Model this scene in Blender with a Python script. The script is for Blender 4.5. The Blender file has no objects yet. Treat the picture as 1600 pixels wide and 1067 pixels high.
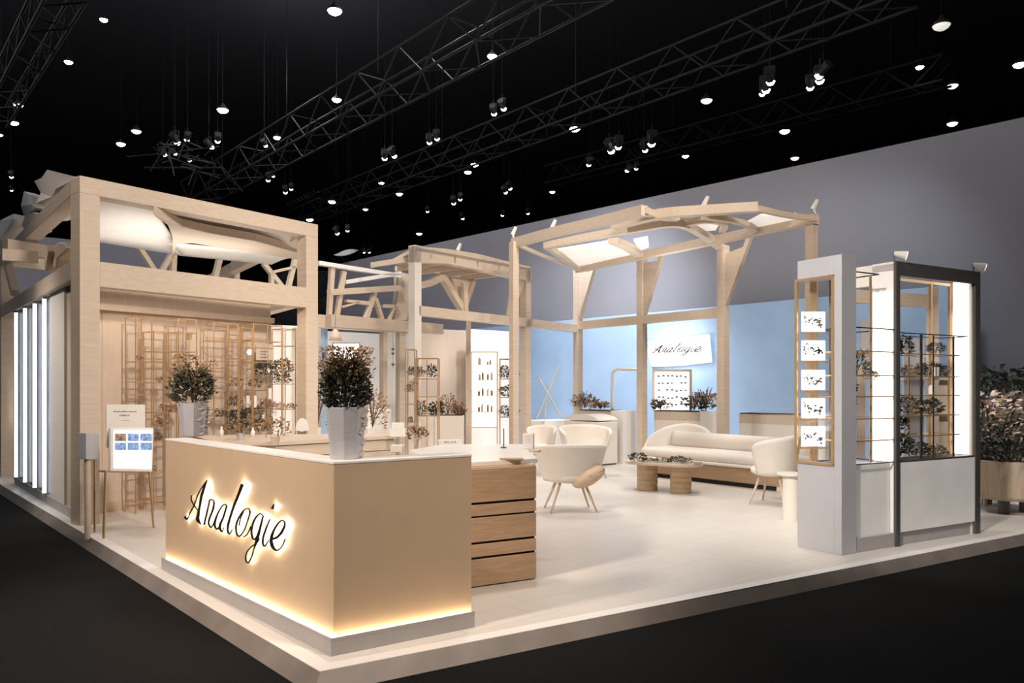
import bpy, bmesh, math, random
from math import sin, cos, pi, radians, sqrt, hypot, atan2
from mathutils import Vector, Matrix
R = random.Random(7)
sc = bpy.context.scene
col = sc.collection

# ------------------------------------------------------------ camera (world X, Y follow the booth's two sides)
F, CX, HY, EYE = 1233.0, 800.0, 608.0, 1.6
_n = hypot(1400., 1233.); UX, UY = 1400. / _n, 1233. / _n; VX, VY = -UY, UX
_d0 = EYE * F / (1026 - HY); OX, OY = (517 - CX) / F * _d0, _d0
CAMX, CAMY = (-OX) * UX + (-OY) * UY, (-OX) * VX + (-OY) * VY
cam = bpy.data.objects.new('camera', bpy.data.cameras.new('camera')); col.objects.link(cam)
cam.location = (CAMX, CAMY, EYE); cam.rotation_euler = (pi / 2, 0, -atan2(UY, VY))
cam.data.sensor_width = 36; cam.data.lens = F / 1600 * 36; cam.data.shift_y = (HY - 533.5) / 1600
cam.data.clip_end = 400; sc.camera = cam
# ------------------------------------------------------------ world and exposure
wd = bpy.data.worlds.new('hall_dark'); sc.world = wd; wd.use_nodes = True
wd.node_tree.nodes['Background'].inputs[0].default_value = (.004, .005, .007, 1)
sc.view_settings.view_transform = 'Standard'; sc.view_settings.look = 'None'
sc.view_settings.gamma = 1; sc.view_settings.exposure = 0.28; sc.view_settings.use_curve_mapping = False
# ------------------------------------------------------------ lamps
WARM = (1, .84, .71); NEUT = (1, .92, .84); COOL = (.86, .90, 1)
def lamp(name, kind, loc, power, color, size=.3, target=None, spot=70, blend=.8, sy=None):
    l = bpy.data.lights.new(name, kind); l.energy = power; l.color = color
    if kind == 'AREA':
        l.size = size
        if sy: l.shape = 'RECTANGLE'; l.size_y = sy
    else: l.shadow_soft_size = size
    if kind == 'SPOT': l.spot_size = radians(spot); l.spot_blend = blend
    o = bpy.data.objects.new(name, l); col.objects.link(o); o.location = loc
    if target: o.rotation_euler = (Vector(target) - Vector(loc)).to_track_quat('-Z', 'Y').to_euler()
    return o
# truss spots aimed into the stand
for i, (a, t, p, c) in enumerate([((3.2, 2.0, 7.6), (3.0, 3.0, 0), 480, NEUT), ((6.0, 1.0, 7.6), (6.4, 2.6, 0), 620, NEUT),
        ((6.5, 5.5, 7.6), (7.5, 5.5, 0), 760, NEUT), ((9.4, 3.6, 7.6), (9.6, 4.2, 0), 560, NEUT), ((5.0, 9.0, 7.6), (7.5, 10.5, 0), 900, NEUT),
        ((10.5, 8.5, 7.6), (11.5, 9.5, 0), 900, NEUT), ((1.5, 2.2, 7.6), (1.6, 3.8, 0), 240, WARM),
        ((10.0, 1.0, 7.6), (13.2, 4.5, 1.6), 420, COOL), ((9.5, 7.5, 7.6), (13.2, 10.5, 1.8), 1500, COOL)]):
    lamp('stand_spot', 'SPOT', a, p, c, .35, t, 85)
# added unseen spots that brighten the beige desk, timber fronts and cabinet
for a, t, p, c, s in [((-6.0, 0.5, 6.0), (0, 1.8, .8), 2700, WARM, 42), ((-6, 6, 7.5), (1.2, 6.4, 2.6), 500, WARM, 55), ((.3, -3, 6.5), (1.6, 6.2, 2.7), 2400, (1, .88, .78), 44), ((-4.5, 9.3, 6.0), (0, 7.75, 1.7), 1100, NEUT, 27), ((-3.0, -2.2, 6.5), (5.6, -.5, 1.6), 3600, NEUT, 26),
        ((2.5, -3.5, 7.5), (5.5, 7.5, 3.6), 1700, WARM, 50), ((4.5, -4.5, 7.5), (9.8, 4.5, 3.8), 1500, WARM, 50), ((1.8, -5.0, 6.0), (.8, -.1, .6), 1250, WARM, 34), ((6.5, -6.5, 6.0), (6.5, -.8, 1.0), 260, NEUT, 36)]:
    lamp('front_fill', 'SPOT', a, p, c, .4, t, s)
lamp('stand_spot', 'SPOT', (7.5, -3.5, 6.5), 1500, NEUT, .3, (10.0, -.5, 1.2), 30)  # added unseen spot that brightens the planters at the right edge
# uplights under the canopies
lamp('canopy_light', 'AREA', (1.9, 7.9, 3.2), 17, NEUT, 2.2, (1.9, 7.9, 5), sy=1.4)
lamp('canopy_light', 'AREA', (9.2, 5.2, 3.35), 15, NEUT, .8, (9.0, 5.2, 6), sy=3)
lamp('alcove_light', 'AREA', (1.7, 6.5, 2.75), 9, WARM, 2.6, (1.7, 6.9, 0), sy=.25)
lamp('room_light', 'AREA', (2.8, 9.2, 2.9), 60, NEUT, 2.5, (2.8, 9.2, 0), sy=2.5)
# high hall lamps wash the grey perimeter walls
for x, y, p in [(10.2, -3, 230), (9.8, 4, 210), (9.2, 11, 330), (8.5, 18, 420), (-4, 20, 900)]:
    lamp('hall_wash', 'POINT', (x, y, 11.0), p, (.93, .93, 1), .5)

# ------------------------------------------------------------ geometry of the view: where a pixel ray meets a height, a depth or an upright plane
def tob(x, y): x -= OX; y -= OY; return (x * UX + y * UY, x * VX + y * VY)
def Wd(px, py, d): b = tob((px - CX) / F * d, d); return Vector((b[0], b[1], EYE + (HY - py) * d / F))
def G(px, py, z=0.): return Wd(px, py, (z - EYE) * F / (HY - py))
def V(px, py, pl):
    (ax, ay), (bx, by) = pl[0][:2], pl[1][:2]
    dx = (px - CX) / F; rx, ry = dx * UX + UY, dx * VX + VY
    nx, ny = by - ay, ax - bx
    t = ((ax - CAMX) * nx + (ay - CAMY) * ny) / (rx * nx + ry * ny)
    return Vector((CAMX + rx * t, CAMY + ry * t, EYE + (HY - py) * t / F))
def depth(p): return (p[0] * UY + p[1] * VY) + OY
def lerp(a, b, t): return Vector(a) * (1 - t) + Vector(b) * t

# ------------------------------------------------------------ materials
MT = {}
def _mat(name):
    m = bpy.data.materials.new(name); m.use_nodes = True; nt = m.node_tree
    MT[name] = m; return m, nt, nt.nodes['Principled BSDF']
def plain(name, c, rough=.6, metal=0, var=.05, scale=6, bump=0., emit=0, ecol=None, trans=0, alpha=1, bscale=80):
    m, nt, b = _mat(name)
    b.inputs['Roughness'].default_value = rough; b.inputs['Metallic'].default_value = metal
    tc = nt.nodes.new('ShaderNodeTexCoord'); nz = nt.nodes.new('ShaderNodeTexNoise'); nz.inputs['Scale'].default_value = scale
    nt.links.new(tc.outputs['Object'], nz.inputs['Vector'])
    r = nt.nodes.new('ShaderNodeValToRGB'); nt.links.new(nz.outputs['Fac'], r.inputs[0])
    r.color_ramp.elements[0].position = .3; r.color_ramp.elements[1].position = .7
    r.color_ramp.elements[0].color = tuple(x * (1 - var) for x in c) + (1,); r.color_ramp.elements[1].color = tuple(min(1, x * (1 + var)) for x in c) + (1,)
    nt.links.new(r.outputs[0], b.inputs['Base Color'])
    if bump:
        n2 = nt.nodes.new('ShaderNodeTexNoise'); n2.inputs['Scale'].default_value = bscale; nt.links.new(tc.outputs['Object'], n2.inputs['Vector'])
        bp = nt.nodes.new('ShaderNodeBump'); bp.inputs['Strength'].default_value = bump; bp.inputs['Distance'].default_value = .01
        nt.links.new(n2.outputs['Fac'], bp.inputs['Height']); nt.links.new(bp.outputs[0], b.inputs['Normal'])
    if emit: b.inputs['Emission Color'].default_value = (ecol or c) + (1,); b.inputs['Emission Strength'].default_value = emit
    if trans: b.inputs['Transmission Weight'].default_value = trans
    if alpha < 1: b.inputs['Alpha'].default_value = alpha
    return m
def wood(name, c1, c2, sc3=(1, 1, 12), rough=.5, scale=3.):
    m, nt, b = _mat(name); b.inputs['Roughness'].default_value = rough
    tc = nt.nodes.new('ShaderNodeTexCoord'); mp = nt.nodes.new('ShaderNodeMapping'); mp.inputs['Scale'].default_value = sc3
    nt.links.new(tc.outputs['Object'], mp.inputs[0])
    nz = nt.nodes.new('ShaderNodeTexNoise'); nz.inputs['Scale'].default_value = scale; nz.inputs['Detail'].default_value = 6; nz.inputs['Distortion'].default_value = .6
    nt.links.new(mp.outputs[0], nz.inputs['Vector'])
    r = nt.nodes.new('ShaderNodeValToRGB'); r.color_ramp.elements[0].position = .32; r.color_ramp.elements[1].position = .68
    r.color_ramp.elements[0].color = c1 + (1,); r.color_ramp.elements[1].color = c2 + (1,)
    nt.links.new(nz.outputs['Fac'], r.inputs[0]); nt.links.new(r.outputs[0], b.inputs['Base Color'])
    bp = nt.nodes.new('ShaderNodeBump'); bp.inputs['Strength'].default_value = .12; bp.inputs['Distance'].default_value = .004
    nt.links.new(nz.outputs['Fac'], bp.inputs['Height']); nt.links.new(bp.outputs[0], b.inputs['Normal'])
    return m
birch = wood('pale_birch', (.60, .49, .38), (.67, .56, .45))
birch_h = wood('pale_birch_lengthwise', (.60, .49, .38), (.67, .56, .45), (1.2, 12, 12))
oak = wood('mid_oak', (.40, .26, .155), (.50, .345, .215), (1, 1, 14), .45, 4)
deskm = plain('tan_lacquer', (.60, .45, .31), .42, var=.02, bump=.02)
wallb = wood('beige_wall_board', (.58, .47, .37), (.62, .51, .41), (8, 8, .6), .6, 3)
white = plain('warm_white_lacquer', (.80, .75, .69), .35, var=.015)
pure = plain('bright_white_lacquer', (.86, .84, .81), .35, var=.01)
greyp = plain('light_grey_paint', (.50, .50, .53), .5, var=.02)
dgrey = plain('dark_grey_metal', (.10, .095, .09), .45, .3, var=.05)
plinth = plain('grey_plinth_laminate', (.42, .40, .40), .5, var=.03)
gold = plain('brushed_brass', (.62, .42, .23), .35, .6, var=.05)
blackm = plain('black_wire', (.03, .028, .026), .4, .3)
ink = plain('black_ink', (.012, .012, .014), .4)
greyink = plain('grey_print', (.22, .20, .19), .6)
carpet = plain('charcoal_carpet', (.0075, .0079, .0083), .95, var=.25, scale=40, bump=.4, bscale=300)
carpet.node_tree.nodes['Principled BSDF'].inputs['Specular IOR Level'].default_value = .12
hallw = plain('hall_grey_wall', (.30, .30, .33), .8, var=.03, scale=.6)
bluew = plain('powder_blue_wall', (.36, .52, .73), .7, var=.05, scale=1.5)
blackc = plain('black_ceiling', (.004, .0045, .006), .95)
farw = plain('far_partition', (.035, .036, .042), .9, var=.6, scale=1.2)
fabric = plain('white_fabric', (.82, .80, .77), .9, var=.02, bump=.15, bscale=250)
uphol = plain('cream_boucle', (.80, .75, .69), .95, var=.02, bump=.25, bscale=200)
canopy = plain('white_canopy_cloth', (.84, .81, .77), .8, var=.02)
glowc = plain('glow_canopy_cloth', (.84, .81, .77), .8, var=.02, emit=.35, ecol=(1, .93, .84))  # same cloth with the light from below put in as emission
led = plain('led_white', (1, 1, 1), .5, emit=1.7, ecol=(1, .97, .93))
ledw = plain('led_warm', (1, .8, .5), .5, emit=24., ecol=(1, .78, .48))
halo = plain('letter_backlight', (1, .9, .7), .5, emit=48., ecol=(1, .86, .64))
lightbox = plain('lightbox_face', (1, 1, 1), .4, emit=1.6, ecol=(1, .98, .95))
panelglow = plain('soft_lit_sign', (.9, .88, .84), .5, emit=.5, ecol=(1, .95, .88))
lampface = plain('lamp_lens', (1, 1, 1), .4, emit=22., ecol=(1, .96, .90))
lampdim = plain('lamp_lens_dim', (1, 1, 1), .4, emit=.6, ecol=(1, .95, .88))
trussm = plain('truss_dark_aluminium', (.012, .012, .012), .7, 0, var=.3)
cablem = plain('black_cable', (.004, .004, .005), .9)
trussd = plain('truss_dim', (.004, .004, .0045), .9)  # darker copy of the truss metal; dimness put into the colour
lampbody = plain('lamp_housing', (.04, .04, .042), .5, .3)
pot = plain('shaded_white_ceramic', (.44, .44, .48), .55, var=.04, bump=.2, bscale=30)  # white vase ceramic with its shading put into the grey colour
potr = plain('leaf_relief_ceramic', (.48, .42, .38), .7, var=.15, scale=25, bump=.6, bscale=40)
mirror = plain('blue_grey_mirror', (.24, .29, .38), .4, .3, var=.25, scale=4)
stoneleg = wood('ribbed_oak', (.46, .32, .20), (.56, .41, .27), (1, 1, 20), .6, 3)
planterm = wood('woven_planter', (.42, .33, .25), (.5, .4, .3), (10, 10, .5), .7, 4)
darkshadow = plain('recess_shade_black', (.02, .018, .016), .8)  # near-black colour that paints shade into recesses
frost = plain('frosted_glass', (.66, .62, .59), .35, var=.1, scale=2.2, emit=.12, ecol=(1, .97, .94))  # emission brightens the panes in place of a lamp inside
soil = plain('dark_soil', (.03, .024, .02), .95)
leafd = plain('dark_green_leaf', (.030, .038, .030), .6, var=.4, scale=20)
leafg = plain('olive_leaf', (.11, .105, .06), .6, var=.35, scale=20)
leafo = plain('dried_tan_leaf', (.36, .21, .105), .7, var=.3, scale=20)
leafw = plain('pale_blossom', (.68, .55, .45), .7, var=.2, scale=20)
stemm = plain('brown_stem', (.12, .075, .045), .7)
photo1 = plain('photo_print_blue', (.20, .33, .60), .4, var=.75, scale=28, emit=.35, ecol=(.2, .33, .6))
photo2 = plain('photo_print_brown', (.30, .20, .15), .4, var=.75, scale=28, emit=.25, ecol=(.3, .2, .15))
def glassmat():
    m = bpy.data.materials.new('clear_glass'); m.use_nodes = True; nt = m.node_tree; nt.nodes.clear()
    o = nt.nodes.new('ShaderNodeOutputMaterial'); mx = nt.nodes.new('ShaderNodeMixShader'); tr = nt.nodes.new('ShaderNodeBsdfTransparent'); gl = nt.nodes.new('ShaderNodeBsdfGlossy')
    gl.inputs['Roughness'].default_value = .03; mx.inputs[0].default_value = .07
    nt.links.new(tr.outputs[0], mx.inputs[1]); nt.links.new(gl.outputs[0], mx.inputs[2]); nt.links.new(mx.outputs[0], o.inputs[0]); return m
glass = glassmat()
def floormat():
    m, nt, b = _mat('pale_vinyl_floor'); b.inputs['Roughness'].default_value = .38
    tc = nt.nodes.new('ShaderNodeTexCoord'); br = nt.nodes.new('ShaderNodeTexBrick'); nt.links.new(tc.outputs['Object'], br.inputs['Vector'])
    br.inputs['Scale'].default_value = .8; br.inputs['Mortar Size'].default_value = .003; br.offset = .3
    br.inputs['Color1'].default_value = (.70, .66, .61, 1); br.inputs['Color2'].default_value = (.67, .63, .58, 1); br.inputs['Mortar'].default_value = (.56, .51, .46, 1)
    nt.links.new(br.outputs[0], b.inputs['Base Color']); return m
vinyl = floormat()

# ------------------------------------------------------------ mesh builder
def tag(o, label=None, cat=None, group=None, kind=None):
    if label: o['label'] = label
    if cat: o['category'] = cat
    if group: o['group'] = group
    if kind: o['kind'] = kind
    return o
def thing(name, label, cat, loc=(0, 0, 0), rz=0, group=None):
    o = bpy.data.objects.new(name, None); col.objects.link(o); o.empty_display_size = .1
    o.location = loc; o.rotation_euler = (0, 0, rz); return tag(o, label, cat, group)
def copy_tree(o, parent=None):
    c = o.copy(); col.objects.link(c); c.parent = parent
    for ch in o.children: copy_tree(ch, c)
    return c
def root_of(p):
    while p.parent: p = p.parent
    return p
class MB:
    def __init__(s): s.v = []; s.f = []; s.smooth = False
    def add(s, vs, fs):
        n = len(s.v); s.v += [Vector(v) for v in vs]; s.f += [tuple(i + n for i in f) for f in fs]; return s
    def hexa(s, b, t):   # 4 bottom, 4 top
        return s.add(list(b) + list(t), [(3, 2, 1, 0), (4, 5, 6, 7), (0, 1, 5, 4), (1, 2, 6, 5), (2, 3, 7, 6), (3, 0, 4, 7)])
    def box(s, x0, x1, y0, y1, z0, z1):
        return s.hexa([(x0, y0, z0), (x1, y0, z0), (x1, y1, z0), (x0, y1, z0)], [(x0, y0, z1), (x1, y0, z1), (x1, y1, z1), (x0, y1, z1)])
    def rbox(s, x0, x1, y0, y1, z0, z1, r=.01, n=2):
        bm = bmesh.new(); bmesh.ops.create_cube(bm, size=1)
        for v in bm.verts: v.co = Vector(((x0 + x1) / 2 + v.co.x * (x1 - x0), (y0 + y1) / 2 + v.co.y * (y1 - y0), (z0 + z1) / 2 + v.co.z * (z1 - z0)))
        bmesh.ops.bevel(bm, geom=bm.edges[:] + bm.verts[:], offset=r, segments=n, profile=.5, affect='EDGES')
        bm.verts.index_update(); s.add([v.co.copy() for v in bm.verts], [[v.index for v in f.verts] for f in bm.faces]); bm.free(); return s
    def wallbox(s, a, b, th, z0, z1):     # upright slab from a to b, thickness to the left of a->b
        a = Vector((a[0], a[1])); b = Vector((b[0], b[1])); d = (b - a).normalized(); n = Vector((-d.y, d.x)) * th
        q = [a, b, b + n, a + n]
        if th < 0: q = q[::-1]
        return s.hexa([(p.x, p.y, z0) for p in q], [(p.x, p.y, z1) for p in q])
    def prism(s, poly, z0, z1):
        n = len(poly); return s.add([(p[0], p[1], z0) for p in poly] + [(p[0], p[1], z1) for p in poly],
            [tuple(range(n))[::-1], tuple(range(n, 2 * n))] + [(i, (i + 1) % n, n + (i + 1) % n, n + i) for i in range(n)])
    def extr(s, poly, vec):               # any flat polygon in space pushed along vec
        n = len(poly); vec = Vector(vec); return s.add([Vector(p) for p in poly] + [Vector(p) + vec for p in poly],
            [tuple(range(n)), tuple(range(n, 2 * n))[::-1]] + [(i, n + i, n + (i + 1) % n, (i + 1) % n) for i in range(n)])
    def bar(s, p, q, w, h, up=(0, 0, 1), w2=None, h2=None):
        p, q = Vector(p), Vector(q); d = (q - p).normalized(); up = Vector(up)
        if abs(d.dot(up)) > .98: up = Vector((UX, VX, 0)) if abs(up.z) > .9 else Vector((0, 0, 1))
        r = d.cross(up).normalized(); u = r.cross(d); w2 = w2 or w; h2 = h2 or h
        a = [p + r * (sx * w / 2) + u * (sy * h / 2) for sx, sy in ((-1, -1), (1, -1), (1, 1), (-1, 1))]
        b = [q + r * (sx * w2 / 2) + u * (sy * h2 / 2) for sx, sy in ((-1, -1), (1, -1), (1, 1), (-1, 1))]
        return s.hexa(a, b)
    def path(s, pts, w, h, up=(0, 0, 1), n=6):      # smooth squared bar through points
        P = spline(pts, n); rings = []; up = Vector(up); k = len(P)
        for i, p in enumerate(P):
            d = (P[min(i + 1, k - 1)] - P[max(i - 1, 0)]).normalized(); r = d.cross(up).normalized(); u = r.cross(d)
            rings.append([p + r * (sx * w / 2) + u * (sy * h / 2) for sx, sy in ((-1, -1), (1, -1), (1, 1), (-1, 1))])
        s.loft(rings); return s
    def loft(s, rings, cap=True):
        m = len(rings[0]); vs = [v for r in rings for v in r]; fs = []
        for i in range(len(rings) - 1):
            for j in range(m): fs.append((i * m + j, i * m + (j + 1) % m, (i + 1) * m + (j + 1) % m, (i + 1) * m + j))
        if cap: fs += [tuple(range(m))[::-1], tuple(range((len(rings) - 1) * m, len(rings) * m))]
        return s.add(vs, fs)
    def tube(s, p, q, r, r2=None, n=8):
        p, q = Vector(p), Vector(q); d = (q - p).normalized(); a = d.orthogonal().normalized(); b = d.cross(a); r2 = r if r2 is None else r2
        return s.loft([[c + (a * cos(t * 2 * pi / n) + b * sin(t * 2 * pi / n)) * rr for t in range(n)] for c, rr in ((p, r), (q, r2))])
    def tpath(s, pts, r, n=8, k=6):
        P = spline(pts, k); rings = []; m = len(P); a = None
        for i, p in enumerate(P):
            d = (P[min(i + 1, m - 1)] - P[max(i - 1, 0)]).normalized()
            a = d.orthogonal().normalized() if a is None else (a - d * a.dot(d)).normalized(); b = d.cross(a)
            rr = r if not callable(r) else r(i / (m - 1))
            rings.append([p + (a * cos(t * 2 * pi / n) + b * sin(t * 2 * pi / n)) * rr for t in range(n)])
        return s.loft(rings)
    def lathe(s, prof, c=(0, 0, 0), n=20, sx=1, sy=1):
        c = Vector(c); return s.loft([[c + Vector((cos(t * 2 * pi / n) * r * sx, sin(t * 2 * pi / n) * r * sy, z)) for t in range(n)] for r, z in prof])
    def grid(s, fn, nu, nv, th=0., nvec=None):
        P = [[Vector(fn(i / nu, j / nv)) for j in range(nv + 1)] for i in range(nu + 1)]
        vs = [p for r in P for p in r]; w = nv + 1
        fs = [(i * w + j, (i + 1) * w + j, (i + 1) * w + j + 1, i * w + j + 1) for i in range(nu) for j in range(nv)]
        if th:
            N = len(vs); nn = []
            for i in range(nu + 1):
                for j in range(nv + 1):
                    a = P[min(i + 1, nu)][j] - P[max(i - 1, 0)][j]; b = P[i][min(j + 1, nv)] - P[i][max(j - 1, 0)]
                    c = a.cross(b); nn.append(c.normalized() if c.length > 1e-9 else Vector((0, 0, 1)))
            vs2 = vs + [vs[k] - nn[k] * th for k in range(N)]
            fs2 = fs + [tuple(N + x for x in f[::-1]) for f in fs]
            bd = [i * w for i in range(nu + 1)] + [nu * w + j for j in range(1, w)] + [i * w + nv for i in range(nu - 1, -1, -1)] + [j for j in range(nv - 1, 0, -1)]
            for a, b in zip(bd, bd[1:] + bd[:1]): fs2.append((b, a, N + a, N + b))
            return s.add(vs2, fs2)
        return s.add(vs, fs)
    def build(s, name, mat, parent=None, label=None, local=False, smooth=False, bevel=0, kind=None):
        me = bpy.data.meshes.new(name)
        if parent is not None:
            if local: M = Matrix()
            else:
                r = root_of(parent); M = (Matrix.Translation(r.location) @ Matrix.Rotation(r.rotation_euler.z, 4, 'Z')).inverted()
            vs = [M @ v for v in s.v]; loc = None
        else:
            xs = [v.x for v in s.v]; ys = [v.y for v in s.v]; zs = [v.z for v in s.v]
            loc = Vector(((min(xs) + max(xs)) / 2, (min(ys) + max(ys)) / 2, min(zs))); vs = [v - loc for v in s.v]
        me.from_pydata([tuple(v) for v in vs], [], s.f); me.validate()
        bm = bmesh.new(); bm.from_mesh(me); bmesh.ops.recalc_face_normals(bm, faces=bm.faces[:]); bm.to_mesh(me); bm.free()
        me.materials.append(mat)
        if smooth:
            for p in me.polygons: p.use_smooth = True
        o = bpy.data.objects.new(name, me); col.objects.link(o)
        if parent is not None: o.parent = parent
        else: o.location = loc
        if bevel:
            md = o.modifiers.new('edge', 'BEVEL'); md.width = bevel; md.segments = 2; md.limit_method = 'ANGLE'
        if label: o['label'] = label
        if kind: o['kind'] = kind
        return o
def spline(pts, n=6):
    P = [Vector(p) for p in pts]
    if len(P) < 3: return P
    out = []
    for i in range(len(P) - 1):
        p0 = P[max(i - 1, 0)]; p1 = P[i]; p2 = P[i + 1]; p3 = P[min(i + 2, len(P) - 1)]
        for k in range(n):
            t = k / n; out.append(.5 * ((2 * p1) + (p2 - p0) * t + (2 * p0 - 5 * p1 + 4 * p2 - p3) * t * t + (3 * p1 - p0 - 3 * p2 + p3) * t ** 3))
    return out + [P[-1]]
def one(name, mb, mat, label, cat, group=None, **k): return tag(mb.build(name, mat, **k), label, cat, group)

# ------------------------------------------------------------ foliage
def leaves(n, fn, size, rnd, droop=.3):
    mb = MB()
    for _ in range(n):
        p, d = fn(rnd); d = (Vector(d) + Vector((rnd.gauss(0, .35), rnd.gauss(0, .35), rnd.gauss(0, .3)))).normalized()
        L = size * rnd.uniform(.6, 1.3); w = L * rnd.uniform(.18, .3); sd = d.cross(Vector((rnd.gauss(0, 1), rnd.gauss(0, 1), rnd.gauss(0, 1)))).normalized()
        dn = Vector((0, 0, -L * droop)); p = Vector(p)
        mb.add([p, p + d * L * .45 + sd * w + dn * .1, p + d * L + dn * .6, p + d * L * .45 - sd * w + dn * .1], [(0, 1, 2, 3)])
    return mb
def bush_fn(h, r, up=.7, core=.15):
    def fn(rnd):
        a = rnd.uniform(0, 2 * pi); t = rnd.random() ** .7; k = rnd.random() ** .5
        rr = r * (core + (1 - core) * k) * (.55 + .5 * sin(min(1, t * 1.02 + .1) * pi * .85))
        return (cos(a) * rr, sin(a) * rr, h * t * (1 - .25 * k * k)), (cos(a) * .8, sin(a) * .8, up)
    return fn
def stems(n, h, r, rnd, th=.003):
    mb = MB()
    for _ in range(n):
        a = rnd.uniform(0, 2 * pi); k = rnd.uniform(.2, 1) * r; z = h * rnd.uniform(.6, 1)
        mb.tpath([(0, 0, 0), (cos(a) * k * .35, sin(a) * k * .35, z * .5), (cos(a) * k, sin(a) * k, z)], th, 4, 3)
    return mb
def sprig(seed, h=.16, r=.09, n=60, size=.035, mats=(None, None)):
    """tiny arrangement: stems with two tones of leaf"""
    rnd = random.Random(seed)
    return stems(6, h, r, rnd, .002), leaves(n, bush_fn(h, r), size, rnd), leaves(n // 2, bush_fn(h * 1.08, r * 1.05), size, rnd)
SPR = {}
def place_sprig(p, label, h=.16, r=.09, seed=0, group='dried flower sprigs on the display racks', name='flower_sprig', cat='flowers', tone='mix', scale=1.):
    key = (seed % 4, tone)
    if key not in SPR:
        t = thing(name, label, cat, p, 0, group); a, b, c = sprig(seed + 31, .16, .09, 130, .04)
        a.build('stem', stemm, t, local=True)
        b.build('foliage', {'mix': leafg, 'dark': leafd, 'tan': leafo, 'pale': leafo}[tone], t, local=True)
        c.build('blossom', {'mix': leafo, 'dark': leafg, 'tan': leafw, 'pale': leafw}[tone], t, local=True)
        SPR[key] = t
    else:
        t = copy_tree(SPR[key]); t.location = p; tag(t, label, cat, group); t.name = name
    t.scale = (r / .09 * scale, r / .09 * scale, h / .16 * scale); t.rotation_euler = (0, 0, seed * 1.3)
    return t

# ============================================================ THE HALL
m = MB(); m.box(-60, 60, -40, 90, -.2, -.1); tag(m.build('floor', carpet), kind='structure')
m = MB(); m.box(-60, 60, -40, 90, 14, 14.2); tag(m.build('ceiling', blackc), kind='structure')
a, b = G(1600, 183, 6.5), G(610, 395, 6.5); dv = (b - a).normalized()
wa, wb = a - dv * 12, b + dv * 4
m = MB(); m.wallbox(wb, wa, .25, -.1, 6.5); tag(m.build('wall_right', hallw), kind='structure')
a, b = G(156, 379, 6.5), G(274, 391, 6.5); dv2 = (b - a).normalized()
m = MB(); m.wallbox(a - dv2 * 14, b, .25, -.1, 6.5); tag(m.build('wall_left', hallw), kind='structure')
m = MB(); m.wallbox(Wd(430, 600, 42), Wd(760, 600, 42), .3, -.1, 7.9); tag(m.build('wall_far', farw), kind='structure')
m = MB(); m.box(-30, 40, 80, 80.3, -.1, 14); tag(m.build('wall_back', blackc), kind='structure')
BL0, BL1 = G(1228, 469, 3.5), G(910, 498, 3.5); dvb = (BL1 - BL0).normalized()
BLa, BLb = BL0 - dvb * 3.6, BL1 + dvb * 6.5
BWALL = (BLa, BLb)
m = MB(); m.wallbox(BLa, BLb, -.08, 0, 3.5)
one('partition_wall', m, bluew, 'long powder blue partition wall behind the lounge and planters', 'wall', bevel=.01)

# platform
C0 = G(500, 1050); CR = G(1600, 834); CL = G(0, 757)
eR = (CR - C0).normalized(); eL = (CL - C0).normalized()
PR, PLf = C0 + eR * 13.6, C0 + eL * 17
poly = [C0, PR, PR + Vector((1.2, 4, 0)), Vector((13.0, 17, 0)), PLf]
t = thing('booth_platform', 'pale raised booth floor with a light metal edge, standing on charcoal carpet', 'platform', C0)
MB().prism([(p.x, p.y) for p in poly], -.1, 0).build('deck', vinyl, t)
nR = Vector((eR.y, -eR.x, 0)); nL = Vector((-eL.y, eL.x, 0))
rampm = plain('platform_edge_grey', (.22, .19, .17), .5, var=.15, scale=3)
def miter(o): k = (nR + nL).normalized(); return C0 + k * (o / k.dot(nR))
for a, n in ((PR, nR), (PLf, nL)):
    z = Vector((0, 0, .004)); q4 = [a - n * .11, miter(-.11), C0, a] if n is nR else [miter(-.11), a - n * .11, a, C0]
    MB().hexa([p - Vector((0, 0, .02)) for p in q4], [p + z for p in q4]).build('edge_strip', pure, t, label='white metal edge strip')
    z = Vector((0, 0, -.1)); m = MB(); m.add([C0, a, a + n * .07 + z, miter(.07) + z, C0 + z, a + z], [(0, 1, 2, 3), (0, 3, 4), (1, 5, 2), (0, 4, 5, 1), (2, 5, 4, 3)]); m.build('edge_ramp', rampm, t)

# ============================================================ CEILING RIGGING
def truss(px0, py0, px1, py1, z, size, label, trussm=None):
    trussm = trussm or trussd
    a, b = G(px0, py0, z), G(px1, py1, z); b.z = a.z = z; d = (b - a).normalized(); s = d.cross(Vector((0, 0, 1))) * size / 2; L = (b - a).length
    t = thing('lighting_truss', label, 'truss', (a + b) / 2, 0)
    ch = [(s, size / 2), (-s, size / 2), (s, -size / 2), (-s, -size / 2)]
    for sd, h in ch:
        MB().tube(a + sd + Vector((0, 0, h)), b + sd + Vector((0, 0, h)), .035, n=6).build('chord', trussm, t)
    m = MB(); n = int(L / (size * 1.1))
    for i in range(n):
        p, q = a + d * L * i / n, a + d * L * (i + 1) / n
        if i % 2: p, q = q, p
        for sd in (s, -s): m.tube(p + sd + Vector((0, 0, size / 2)), q + sd - Vector((0, 0, size / 2)), .02, n=4)
        m.tube(p + s + Vector((0, 0, -size / 2)), q - s - Vector((0, 0, size / 2)), .018, n=4)
        if i % 4 == 0: m.tube(p + s + Vector((0, 0, size / 2)), p - s + Vector((0, 0, size / 2)), .018, n=4)
    m.build('lattice', trussm, t)
    for k in (.1, .35, .6, .85):
        p = a + d * L * k; MB().tube(p + Vector((0, 0, size / 2)), (p.x, p.y, 14), .01, n=4).build('hanging_cable', cablem, t)
    return t
truss(930, -50, 300, 305, 9.0, .85, 'wide square lattice truss running diagonally across the top centre of the hall', trussm)
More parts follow.
